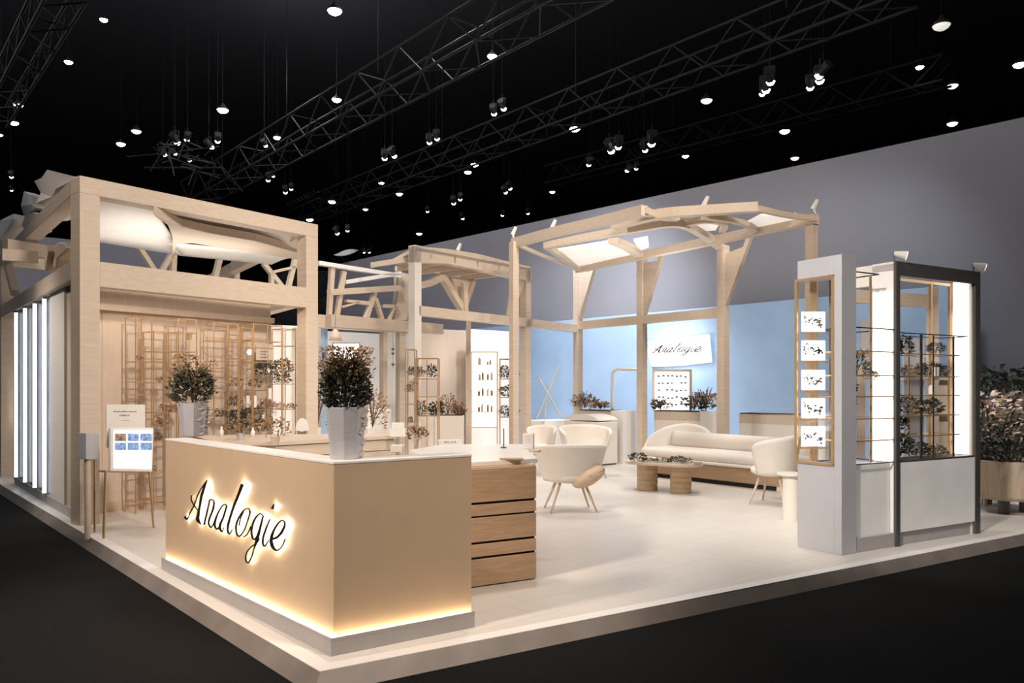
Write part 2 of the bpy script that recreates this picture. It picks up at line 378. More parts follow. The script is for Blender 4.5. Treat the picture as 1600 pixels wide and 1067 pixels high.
truss(1420, -32, 480, 330, 9.4, .8, 'second lattice truss from the top right edge down behind the small pergola')
truss(105, -30, -10, 178, 9.0, .6, 'lattice truss crossing the upper left corner of the hall')
truss(1480, 110, 860, 275, 10.5, .7, 'faint far lattice truss above the right end of the grey wall')
def ring_lamp(px, py, wpx, label, z=10.5, mat=None, group=None):
    p = G(px, py, z); d = depth(p); r = max(.09, wpx * d / F / 2)
    t = thing('hall_lamp', label, 'lamp', p, 0, group)
    m = MB(); m.lathe([(r * 1.08, 0), (r * 1.15, .02), (r * .75, r * .55), (r * .3, r * .9), (r * .28, r * 1.2), (0, r * 1.2)], n=16); sh_ = m.build('lamp_shade', lampbody, t, local=True, smooth=True)
    m = MB(); m.lathe([(0, -.55 * r), (r * .5, -.48 * r), (r * .85, -.25 * r), (r, 0), (0, .02)], n=16); m.build('lens', mat or lampface, sh_, local=True)
    MB().tube((0, 0, r * 1.2), (0, 0, 14 - z), .005, n=4).build('cable', cablem, t, local=True)
for px, py, w, lab in [(162, 31, 9, 'round lamp near the top left with a short bracket'), (107, 97, 12, 'bright round lamp below the top left lamp'), (22, 192, 13, 'bright round lamp at the left edge, upper of two'),
        (0, 211, 8, 'small round lamp cut by the left frame edge'), (189, 225, 13, 'lamp above the left pavilion corner, left of the tangled fixtures'), (348, 172, 17, 'bright oval lamp high over the left pavilion beam'),
        (523, 17, 22, 'biggest oval lamp at the top edge left of the wide truss'), (769, 88, 15, 'crescent-lit lamp hung under the wide truss'), (526, 156, 14, 'bright lamp just left of the wide truss, halfway down it'),
        (433, 215, 11, 'bright lamp at the lower end of the wide truss'), (898, 201, 17, 'very bright lamp in the middle right of the ceiling'), (1071, 244, 10, 'warm lamp just above the grey wall, centre right'),
        (1437, 105, 12, 'slanted bright lamp upper right of the hall'), (1593, 101, 18, 'slanted bright lamp cut by the right frame edge'), (1226, 205, 15, 'bright lamp above the grey wall, left of its highest stretch'),
        (742, 257, 12, 'upper lamp of the bright pair in the centre of the hall'), (731, 269, 11, 'lower lamp of the bright pair in the centre of the hall'), (624, 303, 10, 'slanted bright lamp below the second truss'),
        (596, 286, 8, 'small lamp left of the slanted lamp below the second truss'), (484, 343, 11, 'bright lamp just above the left pavilion right corner'), (863, 300, 8, 'small lamp low above the middle of the grey wall top'),
        (519, 315, 12, 'flat lamp beside the end of the second truss')]:
    ring_lamp(px, py, w, lab)
for px, py, w, lab in [(1471, 40, 26, 'large dim dish lamp at the top right'), (1104, 157, 18, 'dim dish lamp in the middle right of the ceiling'), (1488, 134, 17, 'flat dim lamp below the slanted upper right lamp'), (1488, 193, 16, 'flat dim lamp touching the top of the grey wall'),
        (1242, 247, 13, 'flat dim lamp on the grey wall top, centre right'), (28, 164, 15, 'thin dim lamp at the left edge above the bright pair'), (213, 205, 15, 'thin dim lamp above the left pavilion corner'), (571, 327, 9, 'faint small lamp low in the centre'),
        (655, 365, 10, 'faint flat lamp above the small pergola post')]:
    ring_lamp(px, py, w, lab, mat=plain('lamp_lens_faint', (1, 1, 1), .4, emit=1.2, ecol=(1, .95, .88)) if w < 25 else lampdim)
def spot_head(p, s, label, group, yaw=0):
    s *= .75; t = thing('spotlight', label, 'spotlight', p, yaw, group)
    m = MB(); m.tube((0, 0, 0), (.0, -s * .9, s * .5), s * .28, s * .36, n=10); hs_ = m.build('housing', lampbody, t, local=True)
    m = MB(); m.lathe([(0, -.3 * s), (.2 * s, -.25 * s), (.32 * s, -.05 * s), (.3 * s, 0), (0, 0)], n=10); m.build('lens', MT['lamp_lens_faint'] if s < .17 else lampmid, hs_, local=True)
    m = MB(); m.bar((-s * .35, -s * .4, s * .2), (-s * .35, -s * .4, s * .9), s * .06, s * .12); m.bar((s * .35, -s * .4, s * .2), (s * .35, -s * .4, s * .9), s * .06, s * .12); m.bar((-s * .35, -s * .4, s * .9), (s * .35, -s * .4, s * .9), s * .06, s * .12)
    m.tube((0, -s * .4, s * .9), (0, -s * .4, s * 1.3), s * .04, n=6); m.build('yoke', trussm, t, local=True)
    MB().tube((0, -s * .4, s * 1.2), (0, -s * .4, 14.0 - p.z), .005, n=4).build('hanging_cable', cablem, t, local=True)
lampmid = plain('spot_lens', (1, 1, 1), .4, emit=7., ecol=(1, .96, .90))
for px, py, s, lab in [(772, 177, .3, 'left spotlight of the pair on the second truss, upper part'), (787, 169, .3, 'right spotlight of the pair on the second truss, upper part'), (601, 247, .34, 'left spotlight of the pair on the second truss, lower part'),
        (616, 243, .34, 'right spotlight of the pair on the second truss, lower part'), (671, 222, .3, 'left spotlight of the pair midway along the second truss'), (683, 216, .3, 'right spotlight of the pair midway along the second truss'),
        (955, 235, .45, 'leftmost spotlight of the cluster above the grey wall, centre right'), (966, 229, .4, 'second spotlight of the cluster above the grey wall, centre right'), (1008, 234, .35, 'lower spotlight of the pair right of the wall cluster'), (1018, 224, .45, 'upper spotlight of the pair right of the wall cluster'),
        (1197, 140, .4, 'lower head of the three left spotlights upper right'), (1204, 127, .4, 'upper head of the three left spotlights upper right'), (1191, 146, .3, 'lowest head of the three left spotlights upper right'),
        (1280, 117, .4, 'top spotlight of the right cluster upper right'), (1281, 125, .4, 'middle spotlight of the right cluster upper right'), (1266, 136, .35, 'lowest spotlight of the right cluster upper right'),
        (920, 257, .3, 'single small spotlight below the bright centre lamp'), (980, 266, .3, 'left of two tiny spotlights on the wall top'), (994, 263, .25, 'right of two tiny spotlights on the wall top'),
        (277, 222, .38, 'pale blue spotlight left of the tangle above the left pavilion'), (292, 218, .28, 'small spotlight just right of the pale blue one'), (331, 229, .32, 'lower of two spotlights over the left pavilion beam'), (340, 220, .3, 'upper of two spotlights over the left pavilion beam'),
        (258, 241, .3, 'slanted spotlight in the tangle above the left pavilion'), (274, 240, .22, 'tiny spotlight in the tangle above the left pavilion'), (296, 250, .25, 'right spotlight in the tangle above the left pavilion'), (415, 227, .25, 'small spotlight left of the lower end of the wide truss'),
        (419, 281, .3, 'left spotlight of the pair over the middle of the pavilion beam'), (427, 275, .2, 'tiny spotlight beside the pair over the pavilion beam'), (446, 300, .3, 'left spotlight of the pair near the pavilion right end'), (455, 295, .25, 'right spotlight of the pair near the pavilion right end'),
        (709, 317, .35, 'left spotlight of the pair above the small pergola'), (719, 311, .3, 'right spotlight of the pair above the small pergola'), (790, 300, .3, 'left spotlight of the pair above the wall end'), (797, 294, .3, 'right spotlight of the pair above the wall end'),
        (723, 341, .28, 'small spotlight low over the small pergola roof'), (785, 336, .25, 'small spotlight on the dark line of the wall top'), (668, 330, .25, 'dim spotlight left of the pair above the small pergola'), (527, 364, .3, 'left low spotlight behind the pavilion right post'), (543, 360, .25, 'right low spotlight behind the pavilion right post'),
        (569, 394, .2, 'tiny lamp right of the white sail, left one'), (577, 394, .2, 'tiny lamp right of the white sail, right one'), (18, 276, .25, 'upper tiny lamp left of the pavilion roof'), (18, 297, .2, 'lower tiny lamp left of the pavilion roof'), (825, 333, .25, 'small spotlight left of the low grey wall lamp')]:
    spot_head(G(px, py, 9.3) if py < 350 else G(px, py, 7.5), s * 1.15, lab, None, R.uniform(-.6, .6) - .7)
# ghost-dark tangle of cables and brackets seen above the left pavilion
t = thing('rigging_frame', 'dim tangle of brackets and bars hanging over the left pavilion beam', 'rigging', G(285, 250, 9))
m = MB()
for i in range(34):
    p = G(R.uniform(232, 345), R.uniform(222, 262), 9); q = p + Vector((R.gauss(0, .5), R.gauss(0, .5), R.gauss(0, .4))); m.tube(p, q, .02, n=4)
m.build('bracket', trussm, t); MB().tube(G(225, 262, 9), G(345, 262, 9), .03, n=5).build('bar', trussm, t)
t = thing('rigging_frame', 'dim ladder frame hanging just right of the left pavilion top corner', 'rigging', G(500, 320, 9))
m = MB()
for k in range(9): m.tube(G(452 + k * 5, 328 - k * 2.4, 9), G(450 + k * 5, 318 - k * 2.4, 9), .025, n=4)
m.tube(G(450, 330, 9), G(500, 309, 9), .04, n=5); m.tube(G(452, 322, 9), G(498, 300, 9), .04, n=5); m.build('bar', trussm, t)
# white sail-like reflector
m = MB(); a, b = Wd(522, 396, 30), Wd(556, 390, 30)
m.grid(lambda u, v: lerp(a, b, u) + Vector((0, 0, (v - .5) * .26 * sin(pi * min(1, u * .8 + .1)))) + Vector((UX, UY, 0)) * v * .3, 10, 3, .03)
one('sail_reflector', m, canopy, 'small pale sail shape floating right of the left pavilion corner', 'reflector')
t = thing('rigging_frame', 'dark mess of rigging behind the timber screen, above the far partition', 'rigging', Wd(570, 430, 40))
m = MB()
for i in range(70):
    p = Wd(R.uniform(505, 655), R.uniform(400, 455), 39); q = p + Vector((R.gauss(0, .7), R.gauss(0, .7), R.gauss(0, .35))); m.tube(p, q, .035, n=4)
m.build('bracket', trussm, t)

# ============================================================ TIMBER FRAMES
def pbar(m, pl, p, q, w, h, off=0, w2=None):
    """bar between two points of an upright plane; w px wide as seen, h metres deep"""
    a, b = V(*p, pl), V(*q, pl); d = depth((a + b) / 2)
    n = Vector((pl[1][1] - pl[0][1], -(pl[1][0] - pl[0][0]), 0)).normalized()
    m.bar(a + n * off, b + n * off, h, w * d / F, up=(b - a).normalized().cross(n), w2=h, h2=(w2 or w) * d / F); return m
# ---- left pavilion
FA = Vector((0.0, 6.0, 0)); FB = G(497, 352, 4.09); FB.z = 0; FPL = (FA, FB); fd = (FB - FA).normalized(); fn = Vector((-fd.y, fd.x, 0))
SB = G(0, 395, 4.09); SB.z = 0; sd = (SB - FA).normalized(); SPL = (FA, SB)
pav = thing('timber_pavilion', 'large pale timber pavilion frame on the left with white cloth roof', 'pavilion', FA)
W_ = .23
def post(m, p, w, d1, d2, z0, z1, dd=None):
    q = [p, p + d1 * w, p + d1 * w + d2 * (dd or w), p + d2 * (dd or w)]; return m.hexa([(a.x, a.y, z0) for a in q], [(a.x, a.y, z1) for a in q])
post(MB(), FA, W_, fd, fn, 0, 3.90, .24).build('post', birch, pav, bevel=.006)
post(MB(), FB - fd * .22, .22, fd, fn, 0, 3.90).build('post', birch, pav, bevel=.006)
MB().wallbox(FA, FB, .24, 3.90, 4.10).build('top_beam', birch_h, pav, bevel=.006)
MB().wallbox(FA + fd * W_, FB - fd * .22, .2, 2.82, 3.12).build('lower_beam', birch_h, pav, bevel=.006)
MB().wallbox(FA + fn * .24, FA + sd * 6.6, -.2, 3.90, 4.08).build('top_beam', birch_h, pav, bevel=.006)
MB().wallbox(FA + fn * .24, FA + sd * 6.6, -.2, 2.90, 3.12).build('lower_beam', birch_h, pav, bevel=.006)
post(MB(), FA + sd * 6.6, .2, fd, sd, 0, 3.95).build('post', birch, pav)
RA = FA + sd * 6.6; RB = RA + fd * 4.2; RPL = (RA, RB)
MB().wallbox(RA, RB, .18, 3.85, 4.05).build('top_beam', birch_h, pav); MB().wallbox(RA, RB, .18, 2.9, 3.1).build('lower_beam', birch_h, pav)
MB().wallbox(FB + fn * .2, RB, .18, 3.90, 4.08).build('top_beam', birch_h, pav); MB().wallbox(FB + fn * .2, RB, .18, 2.9, 3.08).build('lower_beam', birch_h, pav)
post(MB(), RB - fd * .2, .2, fd, fn, 0, 3.95).build('post', birch, pav)
# side braces and knots
pbar(MB(), SPL, (4, 380), (24, 458), 10, .12, .0).build('brace', birch, pav)
pbar(MB(), SPL, (84, 388), (78, 420), 15, .14, .0).build('brace', birch, pav)
for pts in ([(70, 405), (80, 388), (90, 378), (100, 378), (106, 388), (98, 396), (88, 404), (86, 420)],):
    MB().extr([V(*p, SPL) for p in pts], Vector((1, 0, 0)) * .3).build('brace_knuckle', birch, pav, bevel=.02)
MB().extr([V(*p, SPL) for p in [(38, 338), (46, 328), (60, 333), (56, 346), (44, 350), (38, 360), (33, 352)]], Vector((1, 0, 0)) * .25).build('brace_knuckle', birch, pav, bevel=.02)
m = MB(); a, b = G(8, 384, 3.75), G(84, 396, 3.75); m.bar(a, b, .14, .2); m.build('tie_beam', birch_h, pav)
m = MB(); m.bar(G(4, 398, 3.5), G(60, 402, 3.5), .1, .16); m.build('tie_beam', birch_h, pav)
# roof cloth: one vaulted sheet with a forked timber beneath
c = [G(156, 312, 3.86), G(470, 372, 3.86), G(474, 388, 3.86), G(424, 411, 3.86), G(152, 374, 3.86)]
def sheet(A, B, C_, D, sag, nu=14, nv=8, th=.03):
    def f(u, v):
        p = lerp(lerp(A, B, u), lerp(D, C_, u), v); p.z += sag * sin(pi * v) * (.6 + .4 * sin(pi * u)); return p
    return MB().grid(f, nu, nv, th)
c[0] += fn * .3 + Vector((0, 0, .14)); c[1] += fn * .3 + Vector((0, 0, .14)); mid = G(284, 397, 3.86); ml = G(246, 324, 3.86) + fn * .3 + Vector((0, 0, .14))
sheet(c[0] - fd * .08, ml, mid, c[4] - Vector((.2, 0, 0)), .1).build('roof_cloth', canopy, pav, smooth=True)
sheet(ml, c[1], c[2], G(268, 356, 3.86), .07).build('roof_cloth', canopy, pav, smooth=True)
sheet(G(262, 378, 3.84), G(470, 398, 3.84), c[3], mid, .05).build('roof_cloth', canopy, pav, smooth=True)
m = MB(); m.extr([G(*p, 3.78) for p in [(240, 336), (252, 341), (262, 346), (284, 355), (330, 365), (400, 377), (482, 400), (482, 408), (440, 402), (380, 392), (300, 380), (276, 381), (272, 398), (268, 398), (270, 372), (262, 352), (248, 342)]], (0, 0, .12)); m.build('forked_beam', birch_h, pav, bevel=.01)
# rear braces
RM = (G(160, 400, 3.9), G(470, 455, 3.5))
BP = (Vector((.4, 10.6)), Vector((4.6, 11.5)))
for p, q, w in [((213, 380), (242, 424), 7), ((271, 392), (252, 424), 7), ((272, 380), (270, 430), 8), ((344, 400), (335, 436), 8), ((368, 404), (368, 444), 11), ((412, 412), (445, 454), 7), ((424, 424), (424, 450), 6), ((461, 405), (449, 454), 7), ((426, 425), (484, 412), 4)]:
    pbar(MB(), BP, p, q, w, .09).build('brace', birch, pav)
# crumpled cloth on the roof edge
fab = [([(127, 274), (88, 265), (78, 277), (62, 281), (66, 300), (70, 318), (84, 306), (104, 292)], .9), ([(62, 318), (56, 303), (43, 297), (44, 322), (40, 338), (56, 330), (66, 322)], .6), ([(34, 342), (28, 332), (8, 342), (-6, 350), (-6, 380), (10, 368), (28, 352)], .6)]
for pts, dd in fab:
    base = [V(*p, SPL) + sd * .3 + Vector((-.02, 0, .04)) for p in pts]; cen = sum(base, Vector()) / len(base); rnd = random.Random(len(pts)); m = MB()
    rings = []
    for k, (s, off) in enumerate([(1, 0), (1.03, dd * .35), (.86, dd * .7), (.5, dd)]):
        rings.append([cen + (p - cen) * s * rnd.uniform(.93, 1.07) + Vector((off + rnd.uniform(-.05, .05), rnd.uniform(-.06, .06), -off * .12)) for p in base])
    m.loft(rings); m.build('crumpled_cloth', canopy, pav)
# ---- pavilion walls (rooms behind the frame)
wl = thing('display_wall', 'warm beige panel wall with plinth inside the left pavilion', 'wall', FA + fn * .8)
iw0, iw1 = FA + fn * .82 + fd * .34, FA + fn * .82 + fd * 3.22
MB().wallbox(iw0, iw1, .1, 0, 2.9).build('panel', wallb, wl)
MB().wallbox(iw0 - fn * .03 + fd * .05, iw1 - fn * .03, .04, 0, .13).build('plinth', deskm, wl)
for k in range(6):
    s = iw0 - fn * .012 + fd * (.5 * k + .3); MB().wallbox(s, s + fd * .012, .02, .13, 2.6).build('batten', wallb, wl)
MB().wallbox(iw0 - fn * .1 + fd * .1, iw1 - fn * .1, .1, 2.62, 2.7).build('cornice', wallb, wl)
# side facade
sw = thing('facade_wall', 'left side wall of the pavilion with mirrored panels and grey plinth', 'wall', FA + sd * 2)
def sy(py): return G(0, 0, 0)
def fy(px, py): q = V(px, py, SPL); return (q - FA).dot(sd)
Y1, Y2, Y3, Y4 = fy(96, 700), fy(74, 700), fy(19, 700), 6.55
q = lambda s, o=0: FA + sd * s + Vector((1, 0, 0)) * (.06 + o)
MB().wallbox(q(.24), q(Y1), -.1, .12, 2.9).build('panel', wallb, sw); MB().wallbox(q(Y1, -.03), q(Y2, -.03), -.14, .12, 2.9).build('column_panel', white, sw)
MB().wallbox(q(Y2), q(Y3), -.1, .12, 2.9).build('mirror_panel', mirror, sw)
MB().wallbox(q(.24, -.03), q(Y3, -.03), -.16, 0, .12).build('plinth', plinth, sw)
for x in (68, 53, 38, 24):
    s = fy(x, 700)
    lt = thing('light_tube', 'vertical white light tube on the mirrored facade, %s' % {68: 'nearest the pavilion corner post', 53: 'second from the corner post', 38: 'third from the corner post', 24: 'farthest from the corner post'}[x], 'light tube', q(s, -.05), 0, 'vertical light tubes on the left facade')
    MB().tube(q(s, -.05) + Vector((0, 0, .14)), q(s, -.05) + Vector((0, 0, 2.86)), .026, n=12).build('tube', led, lt, smooth=True)
    for z in (.12, 2.86): MB().tube(q(s, -.05) + Vector((0, 0, z)), q(s, -.05) + Vector((0, 0, z + .03)), .036, n=12).build('end_cap', greyp, lt)
# screen and cabinet at the far left
t = thing('screen_cabinet', 'glowing white screen over a timber cabinet at the far left edge', 'cabinet', G(6, 735))
d = depth(G(6, 735)); a, b = Wd(-14, 560, d), Wd(16, 556, d)
MB().extr([Wd(-16, 550, d), Wd(18, 552, d), Wd(18, 735, d), Wd(-16, 735, d)], Vector((UY, VY, 0)) * .3).build('carcass', oak, t)
MB().extr([Wd(-14, 560, d - .02), Wd(15, 559, d - .02), Wd(15, 668, d - .02), Wd(-14, 668, d - .02)], Vector((UY, VY, 0)) * .015).build('screen', lightbox, t)
MB().extr([Wd(5, 674, d - .02), Wd(16, 674, d - .02), Wd(16, 712, d - .02), Wd(5, 712, d - .02)], Vector((UY, VY, 0)) * .015).build('niche_shade', darkshadow, t)  # flat dark panel; the hollow's shade is only its colour
m = MB(); m.wallbox(Wd(-20, 600, d + .4), Wd(20, 600, d + .4), .06, 0, 2.95); one('partition_wall', m, greyp, 'pale grey partition behind the far left glowing screen', 'wall')

# ---- timber screen behind the pavilion's right post
MS = (G(500, 491, 3.1), G(645, 503, 3.1)); MS[0].z = MS[1].z = 0
ts = thing('timber_screen', 'pale timber screen with crossing beams between the left pavilion and the small pergola', 'screen', MS[0])
for p, q_, w in [((496, 411), (624, 431), 6), ((538, 441), (624, 427), 6), ((514, 457), (624, 450), 9)]: pbar(MB(), MS, p, q_, w, .14).build('beam', pure if w == 6 else birch, ts)
for p, q_, w, w2 in [((519, 412), (514, 495), 8, 6), ((537, 424), (526, 495), 7, 6), ((588, 450), (571, 498), 6, 8), ((586, 466), (596, 498), 6, 6), ((598, 478), (620, 479), 5, 5), ((540, 470), (575, 474), 4, 6), ((533, 480), (560, 472), 3, 3), ((616, 478), (607, 500), 4, 4)]:
    pbar(MB(), MS, p, q_, w, .1, w2=w2).build('brace', birch, ts)
MB().extr([V(*p, MS) for p in [(622, 424), (646, 430), (645, 448), (636, 500), (616, 500), (623, 455)]], Vector((.05, .25, 0))).build('column', birch, ts)
pbar(MB(), MS, (480, 501), (648, 512), 19, .25).build('lower_beam', birch_h, ts)
for x, w in ((599, 8), (626, 12), (462, 5)):
    a = V(x, 512, MS); a.z = 0; b = V(x, 512, MS); pbar(MB(), MS, (x, 512), (x, HY + 1.6 * F / depth(a)), w, .14).build('post', birch, ts)
# ---- back partitions
def part_wall(x0, x1, d0, d1, z0, z1, mat, label, th=.08):
    a, b = Wd(x0, 600, d0), Wd(x1, 600, d1); m = MB(); m.wallbox(a, b, th, z0, z1); one('partition_wall', m, mat, label, 'wall')
part_wall(405, 467, 15.2, 15.6, 0, 2.85, pure, 'white partition sliver seen right of the wire display racks')
part_wall(462, 502, 16.5, 16.6, 0, 2.9, pure, 'pale grey partition sliver left of the pavilion right post')
part_wall(511, 596, 19.0, 20.0, 0, 3.0, pure, 'white partition wall behind the bright framed screen')
part_wall(598, 652, 20.2, 20.8, 0, 3.1, white, 'pale partition wall left of the tall gold shelf tower')
part_wall(655, 730, 19.4, 20.2, 0, 3.1, wallb, 'beige partition wall behind the planter box with dark plants')
part_wall(731, 802, 19.6, 20.6, 0, 3.1, white, 'cream partition wall behind the lit product case')
t = thing('door_frame', 'narrow timber door post beside the lit product case', 'post', Wd(731, 600, 17.5)); m = MB(); m.bar(Wd(732, 608 + 1.6 * F / 17.5, 17.5), Wd(732, 500, 17.5), .1, .1); m.build('post', birch, t)

# ---- small pergola
SA, SBp = G(648, 384, 4.2), G(830, 418, 4.2); SA.z = SBp.z = 0; SPG = (SA, SBp); pd = (SBp - SA).normalized(); pn = Vector((-pd.y, pd.x, 0))
sp = thing('small_pergola', 'small pale timber pergola with plank roof in the middle of the stand', 'pergola', SA)
def zz(py, p): return EYE + (HY - py) * depth(p) / F
post(MB(), SA, .17, pd, pn, 0, 4.22).build('post', white, sp, label='white lit front post', bevel=.006)
post(MB(), SBp - pd * .17, .17, pd, pn, 0, 4.2).build('post', birch, sp, bevel=.006)
m = MB(); m.extr([V(*p, SPG) for p in [(648, 384), (700, 389), (745, 396), (829, 417), (829, 440), (740, 420), (700, 412), (648, 410)]], pn * .16); m.build('front_beam', birch_h, sp, bevel=.006)
pbar(MB(), SPG, (655, 485), (828, 504), 14, .16, -.08).build('lower_beam', birch_h, sp)
rl = G(610, 411, 4.15); rr = rl + (G(752, 397, 4.3) - G(690, 389, 4.3)) * 1.1 ; rl2 = SA + Vector((0, 0, 4.12)); rr2 = SBp + Vector((0, 0, 4.12))
rr = rl + pd * 2.6
m = MB(); m.hexa([rl2, rr2, rr2 + (rr - rl2) * .0 + pn * 2.0, rl], [v + Vector((0, 0, .06)) for v in (rl2, rr2, rr2 + pn * 2.0, rl)]); m.build('plank_roof', birch_h, sp)
for k in range(5):
    a = lerp(rl2, rr2, .12 + k * .19); b = a + pn * 1.7; m = MB(); m.bar(a - Vector((0, 0, .05)), b - Vector((0, 0, .05)), .05, .1); m.build('joist', birch_h, sp)
m = MB(); m.path([V(*p, SPG) + pn * .35 for p in [(664, 446), (690, 440), (708, 432), (716, 438), (730, 462), (745, 486)]], .12, .14, pn); m.build('curved_brace', birch, sp)
pbar(MB(), SPG, (768, 434), (750, 490), 7, .1, -.5).build('brace', birch, sp); pbar(MB(), SPG, (742, 440), (744, 488), 8, .1, -.3).build('brace', birch, sp)
m = MB(); m.extr([V(*p, SPG) + pn * .5 for p in [(735, 428), (768, 434), (762, 462), (757, 492), (748, 492), (744, 460)]], pn * .05); m.build('gusset', birch, sp)
MB().extr([V(*p, SPG) + pn * .05 for p in [(797, 492), (802, 492), (826, 437), (820, 433), (803, 445)]], pn * .06).build('gusset', birch, sp)
m = MB(); a = SA + pn * 2.2; m.wallbox(a - pd * .2, a + pd * 2.9, .15, 2.85, 3.08); m.build('rear_beam', birch_h, sp)

# ---- right pergola
ZR = 4.3
A_, B_, D_, E_ = G(803, 378, ZR), G(902, 422, ZR), G(1268, 344, ZR), G(1183, 324, ZR)
rp = thing('curved_pergola', 'large pale timber pergola with curved ribs and glowing roof panels on the right', 'pergola', A_ * Vector((1, 1, 0)) if False else Vector((A_.x, A_.y, 0)))
NP = (G(903, 507, 3.1), G(1130, 484, 3.1)); npd = (Vector((NP[1].x - NP[0].x, NP[1].y - NP[0].y, 0))).normalized(); npn = Vector((npd.y, -npd.x, 0))
def vpost(px, w, pytop, pl, nm=birch, zb=0):
    a = V(px, pytop, pl); d = depth(a); m = MB(); m.bar(Vector((a.x, a.y, zb)), a, w * d / F, w * d / F, up=(npn)); m.build('post', nm, rp, bevel=.006)
vpost(903, 11, 420, NP); vpost(1003, 12, 404, NP); vpost(1130, 14, 384, NP)
a = Vector((A_.x, A_.y, 0)); MB().bar(a, A_ , .13, .13, up=npn).build('post', birch, rp)
a = Vector((D_.x, D_.y, 0)); MB().bar(a, D_, .14, .14, up=npn).build('post', birch, rp)
pbar(MB(), NP, (901, 509), (1131, 488), 13, .16).build('lower_beam', birch_h, rp)
m = MB(); p0 = V(901, 512, NP); p0.z = 3.0; m.bar(V(829, 505, SPG) , p0, .14, .17); m.build('lower_beam', birch_h, rp)
for pts, w, h in [([(803, 380), (870, 362), (940, 346), (1007, 329)], .14, .16), ([(1007, 329), (1030, 338), (1060, 340)], .1, .1), ([(853, 384), (920, 370), (990, 358), (1056, 349), (1096, 364), (1129, 389)], .13, .12),
        ([(853, 384), (880, 402), (903, 421)], .1, .1), ([(958, 376), (985, 388), (1003, 402)], .2, .1), ([(960, 352), (1030, 335), (1100, 329), (1184, 324)], .16, .14), ([(1092, 338), (1130, 342), (1165, 350), (1184, 362)], .1, .08),
        ([(1184, 326), (1230, 336), (1275, 342)], .08, .08), ([(902, 421), (1003, 399), (1128, 373), (1200, 357), (1276, 342)], .14, .15), ([(1066, 352), (1100, 345), (1132, 349), (1128, 360)], .1, .08), ([(803, 380), (850, 400), (903, 420)], .06, .06)]:
    m = MB(); m.path([G(*p, ZR) for p in pts], w, h); m.build('roof_rib', birch_h, rp)
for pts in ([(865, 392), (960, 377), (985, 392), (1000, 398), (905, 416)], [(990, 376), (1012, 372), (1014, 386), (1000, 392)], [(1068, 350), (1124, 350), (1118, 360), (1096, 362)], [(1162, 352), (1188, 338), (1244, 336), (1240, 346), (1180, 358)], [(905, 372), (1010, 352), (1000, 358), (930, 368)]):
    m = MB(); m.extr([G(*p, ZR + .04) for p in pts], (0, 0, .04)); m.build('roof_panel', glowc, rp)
m = MB(); m.extr([G(*p, ZR + .05) for p in [(960, 350), (1007, 329), (1030, 338), (1100, 330), (1184, 324), (1184, 332), (1100, 338), (1050, 347), (990, 356)]], (0, 0, .05)); m.build('roof_board', birch_h, rp)
for pts in ([(1131, 480), (1137, 474), (1175, 370), (1168, 370), (1163, 386), (1134, 397)], [(1003, 497), (1009, 490), (1038, 394), (1032, 394), (1029, 407), (1006, 412)], [(903, 500), (908, 494), (931, 414), (926, 414), (923, 425), (905, 425)]):
    m = MB(); m.extr([V(*p, NP) + npn * .04 for p in pts], -npn * .09); m.build('gusset', birch, rp, bevel=.004)
for px, py, lab in [(1103, 322, 'small spotlight stub on the middle of the curved pergola roof'), (1275, 327, 'small spotlight stub on the right end of the curved pergola'), (865, 356, 'small spotlight stub on the left part of the curved pergola roof'), (803, 366, 'small spotlight stub on the left front corner of the curved pergola'), (717, 390, 'small spotlight stub behind the small pergola roof')]:
    p = G(px, py + 8, 4.36); t = thing('spotlight', lab, 'spotlight', p)
    MB().tube(p, p + Vector((.02, .06, .12)), .015, n=6).build('stem', white, t); MB().tube(p + Vector((.02, .06, .10)), p + Vector((.05, .0, .24)), .04, .028, n=10).build('housing', white, t)

# ============================================================ RECEPTION DESK
DL, DR = G(252, 890), G(742, 980); O = Vector((0, 0, 0))
desk = thing('reception_desk', 'tan L-shaped reception desk with glowing base on the front corner', 'desk', O)
dl = (DL - O).normalized(); dr = (DR - O).normalized()
def inset(s): return O + dl * s + dr * s
LL, LR = (DL - O).length, (DR - O).length
def desk_l(m, s, th, z0, z1, e=0):      # L-shaped run, outer face inset by s
    o = inset(s); a = DL + dr * s - dl * e; b = DR + dl * s - dr * e; o2 = inset(s + th); a2 = a + dr * th; b2 = b + dl * th
    return m.prism([(p.x, p.y) for p in (o, b, b2, o2, a2, a)], z0, z1)
desk_l(MB(), 0, .26, 0, .088).build('plinth', plinth, desk, bevel=.003); desk_l(MB(), 0, .007, .088, .108).build('plinth_lip', plinth, desk)
desk_l(MB(), .035, .15, .088, 1.145).build('front_panel', deskm, desk, bevel=.004)
desk_l(MB(), .03, .2, 1.145, 1.162).build('top_ledge', pure, desk, bevel=.003, label='glossy white top ledge')
for a, b in ((DL + dr * .01, inset(.01)), (inset(.01), DR + dl * .01)):
    MB().wallbox(a, b, .014, .0885, .091).build('light_strip', ledw, desk, label='warm light strip along the base')
desk_l(MB(), .185, .5, .96, 1.0).build('worktop', oak, desk)
desk_l(MB(), .62, .05, .0, .96).build('inner_panel', birch, desk)
MB().wallbox(DL + dr * .19 - dl * .03, DL + dr * .66 - dl * .03, -.03, .0, 1.0).build('end_panel', deskm, desk)
